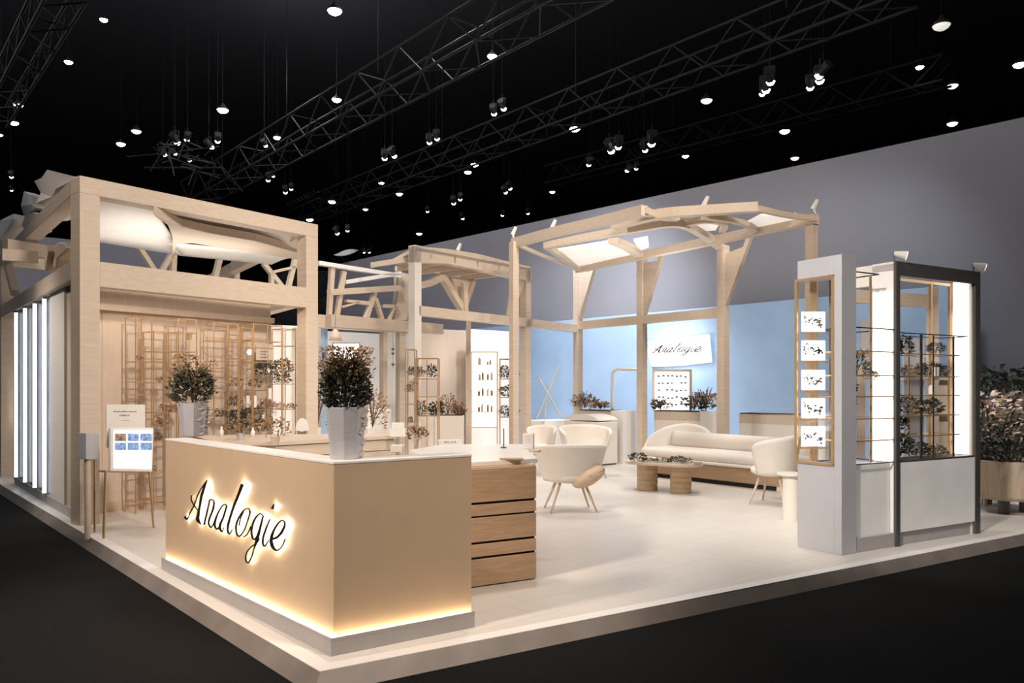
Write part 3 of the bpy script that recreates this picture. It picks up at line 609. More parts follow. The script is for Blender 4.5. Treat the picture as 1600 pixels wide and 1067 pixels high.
# ---- script lettering
STR = [[(322, 75, 6), (285, 170, 20), (255, 270, 20), (238, 370, 16), (222, 460, 20), (216, 530, 28), (250, 580, 8)],
 [(322, 75, 5), (262, 160, 7), (215, 245, 8), (185, 330, 8), (155, 400, 9), (125, 450, 9), (105, 505, 10), (85, 520, 14), (62, 492, 18)],
 [(145, 245, 4), (138, 290, 5), (160, 345, 9), (190, 390, 9), (228, 430, 8)],
 [(355, 295, 9), (330, 400, 12), (286, 588, 14)], [(338, 318, 5), (368, 298, 10), (400, 318, 12), (392, 400, 16), (350, 510, 16), (340, 575, 13), (370, 616, 10), (402, 560, 6)],
 [(550, 362, 12), (505, 362, 10), (450, 445, 14), (415, 540, 18), (412, 605, 15), (440, 636, 12), (482, 560, 8), (528, 450, 8), (550, 362, 12)], [(545, 370, 10), (508, 500, 15), (468, 600, 20), (488, 665, 13), (520, 612, 6)],
 [(730, 118, 24), (680, 250, 22), (620, 400, 18), (570, 560, 18), (558, 645, 15), (580, 690, 12), (614, 640, 6)],
 [(800, 400, 8), (745, 420, 10), (685, 510, 14), (655, 600, 15), (662, 690, 13), (700, 716, 12), (752, 640, 9), (795, 520, 10), (815, 440, 12), (800, 400, 8)], [(745, 430, 5), (705, 520, 6), (690, 600, 6)], [(735, 725, 10), (785, 695, 9), (828, 600, 6)],
 [(968, 490, 10), (930, 460, 10), (872, 520, 14), (838, 620, 15), (835, 705, 15), (865, 755, 12), (908, 680, 8), (950, 560, 9), (968, 485, 12)], [(962, 500, 13), (930, 630, 18), (895, 760, 24), (862, 860, 11), (832, 960, 10), (795, 1022, 11), (765, 990, 11), (776, 910, 9), (828, 842, 8), (890, 800, 10), (928, 745, 6)],
 [(1045, 520, 10), (1000, 630, 16), (965, 740, 17), (965, 808, 15), (990, 830, 11), (1032, 760, 6)], [(1090, 350, 10), (1070, 408, 20)],
 [(1062, 750, 18), (1120, 735, 20), (1180, 672, 20), (1216, 585, 16), (1195, 540, 11), (1150, 560, 13), (1090,650, 17), (1060, 750, 25), (1072, 830, 25), (1120, 880, 15), (1180, 840, 9), (1220, 748, 5)]]
def ribbon(m, pts, ax, th, grow=0., n=5):
    """pts: (3D point, width); flat pen stroke extruded by th along -ax"""
    P = spline([p for p, w in pts], n); k = len(P); ws = [w for p, w in pts]; L = []; Rr = []
    for i, p in enumerate(P):
        t = i / (k - 1) * (len(ws) - 1); j = min(int(t), len(ws) - 2); w = (ws[j] * (1 - t + j) + ws[j + 1] * (t - j)) / 2 + grow; w = max(w, .0007)
        d = (P[min(i + 1, k - 1)] - P[max(i - 1, 0)]).normalized(); s = d.cross(ax).normalized() * w; L.append(p - s); Rr.append(p + s)
    rings = [[L[i], Rr[i], Rr[i] - ax * th, L[i] - ax * th] for i in range(k)]
    return m.loft(rings)
FP = (inset(.035), DL + dr * .035); ax = -dr.copy()
FP2 = (FP[0] + ax * .026, FP[1] + ax * .026)
def dpt(x, y): return V(280 + x * .13585, 740 + y * .13590, FP2)
lo = thing('logo_lettering', 'black backlit script lettering Analogie on the desk front', 'lettering', dpt(640, 600))
def flat_stroke(st, sc_, mn, grow, mp, ax, off, th, n=6):
    P = spline([Vector((x, y, w)) for x, y, w in st], n); k = len(P); rings = []
    for i, p in enumerate(P):
        a, b = P[max(i - 1, 0)], P[min(i + 1, k - 1)]; d = Vector((b.x - a.x, b.y - a.y)).normalized(); h = max(.3, max(mn, p.z * sc_) / 2 + grow); nx, ny = -d.y * h, d.x * h
        l, r = mp(p.x + nx, p.y + ny) + ax * off, mp(p.x - nx, p.y - ny) + ax * off; rings.append([l, r, r - ax * th, l - ax * th])
    return MB().loft(rings)
for st in STR:
    par = flat_stroke(st, 1.6, 15, 0, dpt, ax, .001, .0012).build('letter_stroke', ink, lo)
    flat_stroke(st, 1.6, 15, -6.8, dpt, ax, -.0004, .0004).build('backlight', halo, par)
# ---- vases with foliage on the desk
def square_vase(p, rz, label, h=.32, w0=.15, w1=.22):
    t = thing('flower_vase', label, 'vase', p, rz, 'white vases on the reception desk')
    m = MB(); prof = [(w0 / 2, 0), (w0 / 2 * 1.02, .02), ((w0 * .75 + w1 * .25) / 2, h * .35), ((w0 * .3 + w1 * .7) / 2, h * .75), (w1 / 2, h), (w1 / 2 - .012, h), (w1 / 2 - .02, h - .04), (0, h - .045)]
    rings = []
    for r, z in prof:
        rings.append([Vector((r * 1.12 * sx, r * 1.12 * sy, z)) for sx, sy in ((-1, -.45), (-.45, -1), (.45, -1), (1, -.45), (1, .45), (.45, 1), (-.45, 1), (-1, .45))])
    m.loft(rings); bo_ = m.build('body', pot, t, local=True, bevel=.004)
    m = MB(); rnd = random.Random(5)
    for k in range(16):
        z = h * (.1 + .8 * rnd.random()); r = (w0 + (w1 - w0) * z / h) / 2 * 1.1; s = rnd.uniform(-.4, .4) * r
        c = Vector((r + .003, s, z)); m.add([c + Vector((0, -.05, -.01)), c + Vector((.006, 0, -.022)), c + Vector((.002, .05, .012)), c + Vector((.006, .0, .02))], [(0, 1, 2, 3)])
        c = Vector((s, -r - .003, z)) if s > 0 else c; m.add([c + Vector((-.04, 0, -.01)), c + Vector((0, -.006, -.022)), c + Vector((.04, -.002, .012)), c + Vector((.0, -.006, .02))], [(0, 1, 2, 3)])
    m.build('leaf_relief', potr, bo_, local=True); return t
def desk_bush(p, label, h, r, n, seed, size=.06, dark=.6, lean=0, group=None, name='leafy_bouquet'):
    t = thing(name, label, 'bouquet', p, 0, group); rnd = random.Random(seed)
    stems(16, h, r * .8, rnd).build('stem', stemm, t, local=True)
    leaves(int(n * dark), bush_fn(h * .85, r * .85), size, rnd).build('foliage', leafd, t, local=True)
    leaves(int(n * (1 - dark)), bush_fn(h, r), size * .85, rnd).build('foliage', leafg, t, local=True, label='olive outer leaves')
    leaves(int(n * .45), lambda q: ((lambda a, k: ((cos(a) * k * r, sin(a) * k * r, h * q.uniform(.55, 1.05)), (cos(a), sin(a), 1.2)))(q.uniform(0, 2 * pi), q.uniform(.3, 1.1))), size * .6, rnd).build('blossom', leafo, t, local=True)
    return t
v2 = G(541, 716, 1.162); v1 = G(301, 681, 1.162)
square_vase(v2, .5, 'near white tapered vase on the desk corner', .325, .165, .215)
square_vase(v1, .15, 'far white tapered vase at the left end of the desk', .31, .175, .22)
desk_bush(v2 + Vector((0, 0, .30)), 'dense dark leafy bouquet in the near desk vase', .38, .155, 2600, 3, .042, .62)
desk_bush(v1 + Vector((0, 0, .29)), 'spiky dark green bouquet in the far desk vase', .40, .20,650, 4, .065, .6)

# ---- white side counter with oak drawers behind the desk
DW0, DW1 = G(745, 918), G(838, 905); dwd = (DW1 - DW0).normalized(); dwn = Vector((-dwd.y, dwd.x, 0)); DW00 = DW0 - dwd * .55
su = thing('drawer_counter', 'oak drawer counter with white top right behind the reception desk', 'counter', DW0)
MB().wallbox(DW00 + dwn * .03, DW1 + dwn * .03, 1.5, 0, .96).build('carcass', oak, su)
for z0, z1 in ((.01, .225), (.245, .345), (.365, .56), (.575, .665), (.685, .955)):
    m = MB(); m.wallbox(DW00, DW1, .028, z0, z1); m.build('drawer', oak, su, bevel=.003)
MB().wallbox(DW00 + dwn * .028, DW1 + dwn * .028, .004, .0, .95).build('recess_shade', darkshadow, su)  # dark sheet painted as the shade in the gaps between drawers
tp = [G(*p, 1.0) for p in ((700, 724), (840, 716), (818, 694), (690, 694), (640, 703))]
MB().prism([(p.x, p.y) for p in tp], .96, 1.0).build('worktop', pure, su, bevel=.004)
# things on the counter
def boxthing(name, p, w, d, h, rz, mat, label, cat, bev=.005, group=None, sub=None):
    t = thing(name, label, cat, p, rz, group); MB().rbox(-w / 2, w / 2, -d / 2, d / 2, 0, h, min(bev, h * .3)).build('body', mat, t, local=True)
    return t
VIEW = -atan2(UY, VY)      # a local frame with x across the view
def scribble(m, p, w, h, rnd, th=.003, yo=0):      # tiny illegible print, local x-z plane
    x = p[0]; 
    while x < p[0] + w:
        s = rnd.uniform(.4, 1) * h; m.box(x, x + h * .5, yo - .002, yo, p[1], p[1] + s * .8); x += h * rnd.uniform(.7, 1.2)
    return m
p = G(703, 694, 1.0); t = boxthing('name_card', p, .26, .04, .05, VIEW + .1, pure, 'white block card with grey print on the white counter', 'card'); m = MB(); scribble(m, (-.06, .015), .12, .024, R, yo=-.021); m.build('print', greyink, t, local=True)
p = G(826, 702, 1.0); t = boxthing('menu_sleeve', p, .11, .05, .16, VIEW - .3, pure, 'upright white leaflet sleeve with grey lines on the counter', 'leaflet'); m = MB()
for k in range(3): scribble(m, (-.03, .12 - k * .025), .06, .008, R, yo=-.026)
m.build('print', greyink, t, local=True)
p = G(799, 718, 1.0); boxthing('tray', p, .2, .1, .012, VIEW + .1, oak, 'slim wooden tray at the front edge of the white counter', 'tray')
p = G(836, 706, 1.0); boxthing('tray', p, .1, .09, .02, VIEW - .3, birch, 'small pale wooden block beside the white leaflet sleeve', 'tray')
p = G(787, 700, 1.0); t = thing('desk_lamp', 'thin black stand with a hook on the far edge of the counter', 'stand', p); MB().tpath([p, p + Vector((0, 0, .08)), p + Vector((0, 0, .2))], .006).build('stem', dgrey, t); MB().lathe([(0, 0), (.03, 0), (.03, .01), (0, .012)], p).build('base', dgrey, t)
# ---- back counter in birch
B0, B1 = G(432, 690, .98), G(618, 680, .98); bd = (B1 - B0).normalized(); bd.z = 0; bn = Vector((-bd.y, bd.x, 0)); bc = thing('back_counter', 'long pale wood counter with drawer lines behind the reception desk', 'counter', Vector((B0.x, B0.y, 0)))
MB().wallbox(B0 + bn * .03, B1 + bn * .03, .55, 0, .93).build('carcass', birch_h, bc)
for z0, z1 in ((.3, .60), (.61, .78), (.79, .925)): MB().wallbox(B0, B1, .028, z0, z1).build('drawer', birch_h, bc, bevel=.003)
tp = [B0 - bn * .02, B1 - bn * .02, B1 + bn * .6, G(300, 680, .98), G(335, 690, .98)]
MB().prism([(p.x, p.y) for p in tp], .935, .98).build('worktop', birch_h, bc)
for px, py, w, h, mt, lab in [(572, 669, .16, .02, pure, 'flat white tray on the back counter'), (622, 682, .2, .1, pure, 'white product box at the right end of the back counter'), (624, 669, .16, .08, pure, 'second white box stacked at the right end of the back counter'), (621, 706, .12, .07, pure, 'small white box at the inner edge of the desk')]:
    z = .98; boxthing('product_box', G(px, py, z) if py != 669 or px == 572 else G(622, 682, z) + Vector((0, 0, .1)), w, .12, h, VIEW, mt, lab, 'box')
for px, py, s, lab in [(430, 694, 1.3, 'bushy brown plant in a small pot at the corner of the back counter'), (376, 688, 1.2, 'dark upright plant on the left of the back counter top'), (650, 694, .9, 'small dried plant beside the white product boxes')]:
    p = G(px, py, .98); t = thing('potted_plant', lab, 'plant', p)
    MB().lathe([(.03 * s, 0), (.042 * s, .07 * s), (.036 * s, .07 * s), (0, .06 * s)], n=14).build('pot', birch if px != 376 else greyp, t, local=True)
    rnd = random.Random(px); leaves(110, bush_fn(.17 * s, .13 * s), .045, rnd).build('foliage', leafo, t, local=True).location = (0, 0, .06 * s)
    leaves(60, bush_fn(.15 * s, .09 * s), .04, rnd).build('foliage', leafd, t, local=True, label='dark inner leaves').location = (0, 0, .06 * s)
t = thing('round_mirror', 'white half-round mirror on the back counter by the post', 'mirror', G(472, 673, .98)); m = MB(); p = G(472, 673, .98)
m.grid(lambda u, v: p + Vector((UX, VX, 0)) * (.1 * cos(pi * (1 - u)) * v) + Vector((0, 0, .19 * sin(pi * u) * v)), 16, 2, .012); m.build('disc', pure, t)
for px, py, lab in [(346, 682, 'white bottle on the back counter, leftmost'), (395, 683, 'pale squat jar on the back counter between the plants')]:
    p = G(px, py, .98); t = thing('bottle', lab, 'bottle', p); MB().lathe([(0, 0), (.026, 0), (.028, .07), (.012, .1), (.011, .12), (0, .12)], n=14).build('body', pure, t, local=True, smooth=True); MB().lathe([(.012, .118), (.012, .135), (0, .135)], n=12).build('cap', pure, t, local=True)

# ============================================================ WIRE RACKS
def rack(label, P0, P1, dv3, zs, z0, z1, r=.007, mat=gold, mids=(), name='wire_rack', group=None, matd=None):
    """P0,P1 ground points of the front; dv3 depth vector; zs shelf heights"""
    P0 = Vector((P0[0], P0[1], 0)); P1 = Vector((P1[0], P1[1], 0)); t = thing(name, label, 'rack', P0 + Vector((0, 0, z0)), 0, group); Z = Vector((0, 0, 1))
    q = [P0, P1, P1 + dv3, P0 + dv3]
    for p in q: MB().bar(p + Z * z0, p + Z * z1, r * 2, r * 2).build('upright', mat, t)
    for k in mids:
        for off in (Vector((0, 0, 0)),): p = lerp(P0, P1, k); MB().bar(p + Z * z0, p + Z * z1, r * 1.6, r * 1.6).build('upright', matd or mat, t)
    for z in list(zs) + [z1 - r]:
        m = MB()
        for a, b in zip(q, q[1:] + q[:1]): m.bar(a + Z * z, b + Z * z, r * 1.5, r * 1.5)
        if z != z1 - r: m.hexa([p + Z * (z + .002) for p in q], [p + Z * (z + .006) for p in q]) if False else None
        m.build('shelf_frame' if z != z1 - r else 'top_frame', mat, t)
        if z != z1 - r and name == 'wire_rack': MB().hexa([p + Z * z for p in q], [p + Z * (z + .004) for p in q]).build('glass_shelf', glass, t)
    return t
ca = FA + fn * .38; RKP = (ca, ca + fd)
def rz_(py, px): return V(px, py, RKP).z
for (x0, x1, ytop, ys, mids, lab) in [(212, 237, 494, (565, 597, 617, 640), (), 'leftmost tall thin gold display rack on the pavilion wall'), (240, 276, 517, (549, 565, 598, 645, 690), (.45,), 'second gold display rack, lower, behind the far desk vase'),
        (279, 307, 497, (519, 549, 565, 598), (), 'third tall gold display rack with a small hanging box'), (334, 372, 503, (532, 564, 580, 597, 640), (.6,), 'fourth tall gold display rack, with closely set uprights'),
        (374, 394, 511, (530, 560, 590, 632), (), 'narrow fifth gold display rack beside the flowers'), (396, 440, 505, (532, 566, 600, 640, 662), (.5,), 'sixth gold display rack holding dried flowers'), (442, 462, 513, (540, 569, 600, 640), (), 'rightmost gold display rack next to the pavilion right post')]:
    a, b = V(x0, ytop, RKP), V(x1, ytop, RKP)
    rack(lab, a, b, fn * .26, [V(x0, y, RKP).z for y in ys] + [.5, .15], 0, a.z, mids=mids, group='gold wire display racks on the pavilion wall', r=.0065)
t = thing('hanging_tag', 'small brown box hanging in the third gold display rack', 'tag', V(300, 530, RKP)); m = MB(); m.extr([V(*p, RKP) + fn * .03 for p in [(297, 519), (302, 519), (302, 531), (297, 531)]], fn * .05); m.build('body', oak, t)
sp_l = [(420, 588, .2, .13, 'dark'), (448, 590, .28, .14, 'mix'), (446, 600, .15, .12, 'mix'), (375, 604, .14, .09, 'tan'), (405, 606, .13, .09, 'mix'), (372, 636, .16, .09, 'mix'), (424, 640, .14, .12, 'tan'), (404, 650, .14, .13, 'mix'), (445, 640, .1, .08, 'tan'), (466, 640, .1, .12, 'tan'), (378, 672, .3, .12, 'dark'), (410, 676, .22, .12, 'mix'), (352, 652, .12, .1, 'mix'),
        (270, 645, .12, .13, 'tan'), (258, 668, .12, .1, 'tan'), (320, 672, .2, .09, 'tan'), (247, 690, .12, .09, 'mix'), (240, 737, .08, .08, 'mix'), (256, 600, .1, .05, 'tan'), (224, 563, .07, .05, 'tan'), (297, 563, .08, .16, 'tan')]
names_l = ['high on the sixth rack, dark leafed', 'tallest of the high pair on the sixth rack', 'below the high pair on the sixth rack', 'hanging under the shelf of the narrow fifth rack', 'left of the white bottles on the sixth rack', 'middle height on the narrow fifth rack', 'loose tan one above the white dishes', 'low left on the sixth rack',
           'small tan one on the rightmost rack', 'sticking out toward the pavilion right post', 'tallest dark one rising behind the back counter', 'mid brown one right of the tallest dark one', 'small one left of the tallest dark one', 'left of the far desk vase, upper', 'left of the far desk vase, lower', 'right of the far desk vase',
           'at the left desk edge, above the tablet', 'low one right of the tablet screen', 'peeking left over the far bouquet', 'small one high on the leftmost rack', 'flat wide one above the far bouquet']
for i, (px, py, h, r, tone) in enumerate(sp_l):
    place_sprig(V(px, py, RKP) + fn * .1, 'dried flower sprig on the gold racks, ' + names_l[i], h, r, i, 'dried flower sprigs on the pavilion racks', tone=tone)
for px, y0, y1, lab in [(395, 637, 618, 'left of the two white candles on the sixth rack'), (406, 637, 618, 'right of the two white candles on the sixth rack'), (429, 625, 606, 'higher white candle on the sixth rack'), (417, 654, 647, 'small white dish low on the sixth rack'), (435, 650, 643, 'small white dish beside the first one'), (429, 583, 573, 'round white globe high on the sixth rack'), (398, 555, 545, 'round white globe on top of the narrow rack')]:
    a, b = V(px, y0, RKP) + fn * .12, V(px, y1, RKP) + fn * .12; h = b.z - a.z; t = thing('candle', lab, 'candle', a, 0); w = .028 if h > .12 else .04
    if 'globe' in lab: MB().lathe([(0, 0), (.03, .008), (.048, .045), (.03, .085), (0, .092)], n=14).build('globe', panelglow, t, local=True, smooth=True)
    else: MB().lathe([(0, 0), (w, 0), (w, h), (w * .85, h), (0, h - .003)], n=14).build('body', pure, t, local=True, smooth=False)
    if h > .12: MB().tube((0, 0, h), (0, 0, h + .015), .002, n=4).build('wick', ink, t, local=True)
t = thing('info_panel', 'pale info card with grey print high on the sixth gold rack', 'card', V(426, 560, RKP)); 
MB().extr([V(*p, RKP) + fn * .2 for p in [(413, 537), (440, 537), (440, 562), (413, 562)]], fn * .01).build('card', wallb, t)
m = MB()
for k, y in enumerate((548, 552, 557)): m.extr([V(*p, RKP) + fn * .195 for p in [(419, y), (419 + 12 - 3 * (k == 1), y), (419 + 12 - 3 * (k == 1), y + 1.2), (419, y + 1.2)]], fn * .003)
m.build('print', greyink, t)

# ============================================================ TABLET STAND AND SIGN
T0, T1 = G(162, 842), G(240, 825); TP = (T0, T1); td = (T1 - T0).normalized(); tn = Vector((-td.y, td.x, 0))
ts_ = thing('tablet_stand', 'slim gold stand holding a glowing tablet screen by the left pavilion post', 'stand', T0)
def TV(x, y): return V(x, y, TP)
MB().bar(T0, TV(165, 737), .022, .022).build('leg', gold, ts_); MB().bar(T1, TV(233, 735), .018, .018).build('leg', gold, ts_)
l3 = G(148, 832); MB().bar(l3, Vector((l3.x, l3.y, TV(150, 716).z)), .018, .018).build('leg', gold, ts_)
MB().extr([TV(165, 735), TV(234, 736), TV(234, 739), TV(165, 738)], tn * .1).build('rail', gold, ts_)
h_ = MB(); xs = [TV(169, 736), TV(235, 737), TV(237, 668), TV(169, 668)]
h_.extr([p - tn * .0 for p in xs], -tn * .035); tc_ = h_.build('tablet_case', pure, ts_, label='white rounded tablet case', bevel=.012)
scr = [TV(174, 731), TV(232, 732), TV(233, 672), TV(174, 672)]; MB().extr([p - tn * .036 for p in scr], -tn * .003).build('screen', lightbox, tc_)
rnd = random.Random(3)
for r_ in range(2):
    for c_ in range(3):
        x0 = 174 + c_ * 20; y0 = 676 + r_ * 14; m = MB(); m.extr([TV(*p) - tn * .04 for p in [(x0 + .6, y0 + 13), (x0 + 18.6, y0 + 13), (x0 + 18.6, y0 + 1), (x0 + .6, y0 + 1)]], -tn * .001); m.build('screen_picture', photo2 if (r_, c_) == (0, 0) else photo1, tc_)
sg = thing('sign_board', 'pale upright sign board with two lines of grey print above the tablet', 'sign', TV(172, 668) + tn * .05)
bd_ = MB().extr([TV(*p) + tn * .05 for p in [(172, 700), (233, 700), (232, 632), (172, 632)]], tn * .012).build('board', white, sg)
m = MB(); rnd = random.Random(2)
for y, xa, xb in ((644, 183, 218), (650, 192, 208), (657, 195, 207)):
    x = xa
    while x < xb:
        w = rnd.uniform(.8, 1.6); hh = rnd.uniform(1.2, 2.6) if y < 656 else .8; m.extr([TV(x, y) + tn * .048, TV(x + w, y) + tn * .048, TV(x + w, y - hh) + tn * .048, TV(x, y - hh) + tn * .048], tn * -.001); x += w + .9
m.build('print', greyink, bd_)
bx = thing('side_box', 'grey box on gold legs left of the tablet screen', 'box', G(157, 829)); gp = G(157, 829)
MB().extr([TV(148, 718) + tn * .12, TV(168, 718) + tn * .12, TV(168, 677) + tn * .12, TV(148, 677) + tn * .12], tn * .12).build('body', greyp, bx, bevel=.004)
a = TV(156, 718) + tn * .17; MB().tube((a.x, a.y, 0), a, .03, n=14).build('pedestal', birch, bx)

# ============================================================ RIGHT DISPLAY CABINETS
K0, K1, KL = G(1315, 868), G(1530, 833), G(1240, 855)
ku = (K1 - K0).normalized(); kv = Vector((-ku.y, ku.x, 0)); kL = (KL - K0); KD = kL.dot(kv) + .02; KP = (K0, K1)
def ks(px): return (V(px, 700, KP) - K0).dot(ku)
def K(s, v, z): return K0 + ku * s + kv * v + Vector((0, 0, z))
def kbox(m, s0, s1, v0, v1, z0, z1): return m.hexa([K(s0, v0, z0), K(s1, v0, z0), K(s1, v1, z0), K(s0, v1, z0)], [K(s0, v0, z1), K(s1, v0, z1), K(s1, v1, z1), K(s0, v1, z1)])
sA, sB, sC, sD = ks(1338), ks(1400), ks(1523), ks(1530); zS = .86; HT = 2.9; KD = .52
kc = thing('display_cabinet', 'light grey tall cabinet with a glazed side window of five lit cards', 'cabinet', K(0, 0, 0))
kbox(MB(), 0, sA, 0, .085, 0, HT).build('front_panel', greyp, kc, bevel=.004)
kbox(MB(), 0, sA, .085, KD, 2.70, HT).build('header', greyp, kc, bevel=.004)
kbox(MB(), 0, sA, .085, KD, 0, zS).build('base', greyp, kc, bevel=.004)
kbox(MB(), sA, sB + .1, .01, KD, 0, .14).build('plinth', plinth, kc, bevel=.004)
for a in ((-.012, .01, .085, .11, zS, 2.71), (-.012, .012, KD - .0, KD + .03, zS, 2.72), (-.012, .01, .085, KD, 2.69, 2.715), (-.012, .01, .085, KD, zS - .01, zS + .015)):
    kbox(MB(), *a).build('window_frame', gold, kc, bevel=.002)
kbox(MB(), 0.0, .004, .11, KD, zS, 2.7).build('window_glass', glass, kc)
for v in (.16, .46): kbox(MB(), sA - .02, sA, v, v + .012, zS, 2.7).build('inner_upright', gold, kc)
kbox(MB(), sA - .03, sA, KD - .03, KD, zS, 2.7).build('inner_upright', gold, kc)
for k, py in enumerate((502, 547, 593, 637, 681)):
    lab = 'lit white card with dark eyewear sprigs in the grey cabinet window, ' + ('topmost of five', 'second from the top', 'middle one', 'second from the bottom', 'lowest of five')[k]
    pl = (K(.1, 0, 0), K(.1, 1, 0)); a = V(1253, py, pl); z = a.z
    t = thing('lit_card', lab, 'card', K(.1, .2, z - .12), 0, 'lit cards in the grey cabinet window')
    c4 = [V(x, y, pl) for x, y in ((1252, py + 16), (1288, py + 16), (1288, py - 15), (1252, py - 15))]
    cd_ = MB().extr(c4, ku * .012).build('card', lightbox, t)
    m = MB(); rnd = random.Random(k)
    for _ in range(34):
        x = rnd.uniform(1256, 1285); y = py + rnd.gauss(1 + (x - 1270) * .15, 3.4); w = rnd.uniform(.8, 2.2) * (1 + (x > 1274) * .8); hh = rnd.uniform(.8, 2.4)
        m.extr([V(x + dx, y + dy, pl) - ku * .001 for dx, dy in ((-w, 0), (0, -hh), (w, -.3), (.3, hh))], -ku * .001)
    m.build('print', ink if k % 2 else greyink, cd_); MB().extr([V(x, y, pl) for x, y in ((1250, py + 20), (1292, py + 20), (1292, py + 18), (1250, py + 18))], ku * .02).build('card_rail', gold, t)
# middle bay
mb_ = thing('wire_display', 'black and brass wire shelf bay between the grey cabinet and the lit portal', 'rack', K(sA, 0, .14))
zt = V(1330, 423, KP).z
def kbar(par, nm, mt, s0, v0, z0, s1, v1, z1, w): MB().bar(K(s0, v0, z0), K(s1, v1, z1), w, w).build(nm, mt, par)
for s, v, w, mt in ((sA + .01, .03, .02, blackm), (ks(1350), .2, .014, blackm), (ks(1357), .45, .014, gold), (ks(1366), .3, .012, gold), (ks(1374), .1, .018, gold)):
    kbar(mb_, 'upright', mt, s, v, zS, s, v, zt, w)
for z, mt in ((zt, blackm), (V(1340, 511, KP).z, blackm), (V(1340, 548, KP).z, gold), (V(1340, 586, KP).z, gold), (V(1340, 620, KP).z, gold), (V(1340, 655, KP).z, gold), (V(1340, 690, KP).z, gold), (zS, dgrey)):
    m = MB(); q4 = [K(sA, .02, z), K(sB, .02, z), K(sB, KD - .04, z), K(sA, KD - .04, z)]
    if z == zt: q4 = [K(sA - .05, .02, z), K(ks(1376), .02, z), K(ks(1376), KD - .04, z), K(sA - .05, KD - .04, z)]
    for a, b in zip(q4, q4[1:] + q4[:1]): m.bar(a, b, .011, .011)
    m.build('shelf_frame', mt, mb_)
kbox(MB(), sA + .03, sB - .01, .06, .07, .14, zS - .01).build('lower_panel', frost, mb_, label='frosted white lower panel')
kbox(MB(), sA + .03, sB - .01, .1, KD - .05, .14, zS - .02).build('lower_box', pure, mb_)
# portal
kp = thing('display_portal', 'tall lit display portal with dark edge and frosted lower pane, far right', 'cabinet', K(sB, 0, 0))
V2 = .27
kbox(MB(), sB + .05, sD - .01, .03, V2, 0, .14).build('plinth', plinth, kp, bevel=.003)
kbox(MB(), sB, sB + .06, .02, .27, .14, HT - .02).build('side_panel', pure, kp, label='brightly lit white side panel')
kbox(MB(), sB, sB + .06, .27, .52, 2.68, HT - .005).build('side_panel', white, kp)
kbox(MB(), sC - .03, sD, .02, V2, .0, HT - .02).build('side_panel', white, kp)
kbox(MB(), sB, sD, .02, V2, HT - .09, HT).build('top_panel', white, kp)
kbox(MB(), sB - .01, sD + .005, -.01, .02, 2.76, HT).build('dark_frame', dgrey, kp); kbox(MB(), sB - .01, sB + .055, -.01, .02, 0, 2.76).build('dark_frame', dgrey, kp); kbox(MB(), sC + .0, sD + .005, -.01, .02, 0, 2.76).build('dark_frame', dgrey, kp)
kbox(MB(), sC - .036, sC - .03, .05, V2 - .05, zS + .02, HT - .1).build('light_panel', led2 if 'led2' in globals() else lightbox, kp)
kbox(MB(), sB + .07, sC - .05, .05, V2 - .1, HT - .096, HT - .09).build('light_panel', lightbox, kp)
kbox(MB(), sB - .006, sB, .04, .26, zS, HT - .3).build('light_panel', lightbox, kp)
kbox(MB(), sB + .055, sC, .0, .012, .14, zS - .01).build('frosted_pane', frost, kp, label='frosted lower glass pane')
kbox(MB(), sB + .055, sC, .05, V2 - .02, .14, zS - .02).build('lower_box', pure, kp)
kbox(MB(), sB + .05, sC, .0, V2, zS - .01, zS + .01).build('sill', dgrey, kp)
for a in ((sB + .06, sB + .09, V2 - .03, V2, zS, 2.78), (sC - .06, sC - .03, V2 - .03, V2, zS, 2.78), (sB + .06, sC - .03, V2 - .03, V2, 2.76, 2.79), (sC - .42, sC - .39, V2 - .03, V2, zS, 2.78)):
    kbox(MB(), *a).build('rear_frame', gold, kp)
zx = V(1440, 522, KP).z
for px, v, w, mt in ((1445, .04, .02, blackm), (1464, .04, .012, blackm), (1497, .05, .016, blackm), (1418, .3, .012, gold), (1475, .4, .012, gold)):
    kbar(kp, 'upright', mt, ks(px), v, zS, ks(px), v, zx, w)
for py, mt, e in ((521, blackm, 1517), (553, gold, 1505), (588, gold, 1505), (618, gold, 1505), (650, gold, 1505), (682, gold, 1505)):
    z = V(1440, py, KP).z; m = MB(); q4 = [K(sB + .06, .04, z), K(ks(e), .04, z), K(ks(e), .34, z), K(sB + .06, .34, z)]
    for a, b in zip(q4, q4[1:] + q4[:1]): m.bar(a, b, .010, .010)
    m.build('shelf_frame', mt, kp)
    if py > 521: MB().hexa([p + Vector((0, 0, .006)) for p in q4], [p + Vector((0, 0, .009)) for p in q4]).build('glass_shelf', glass, kp)
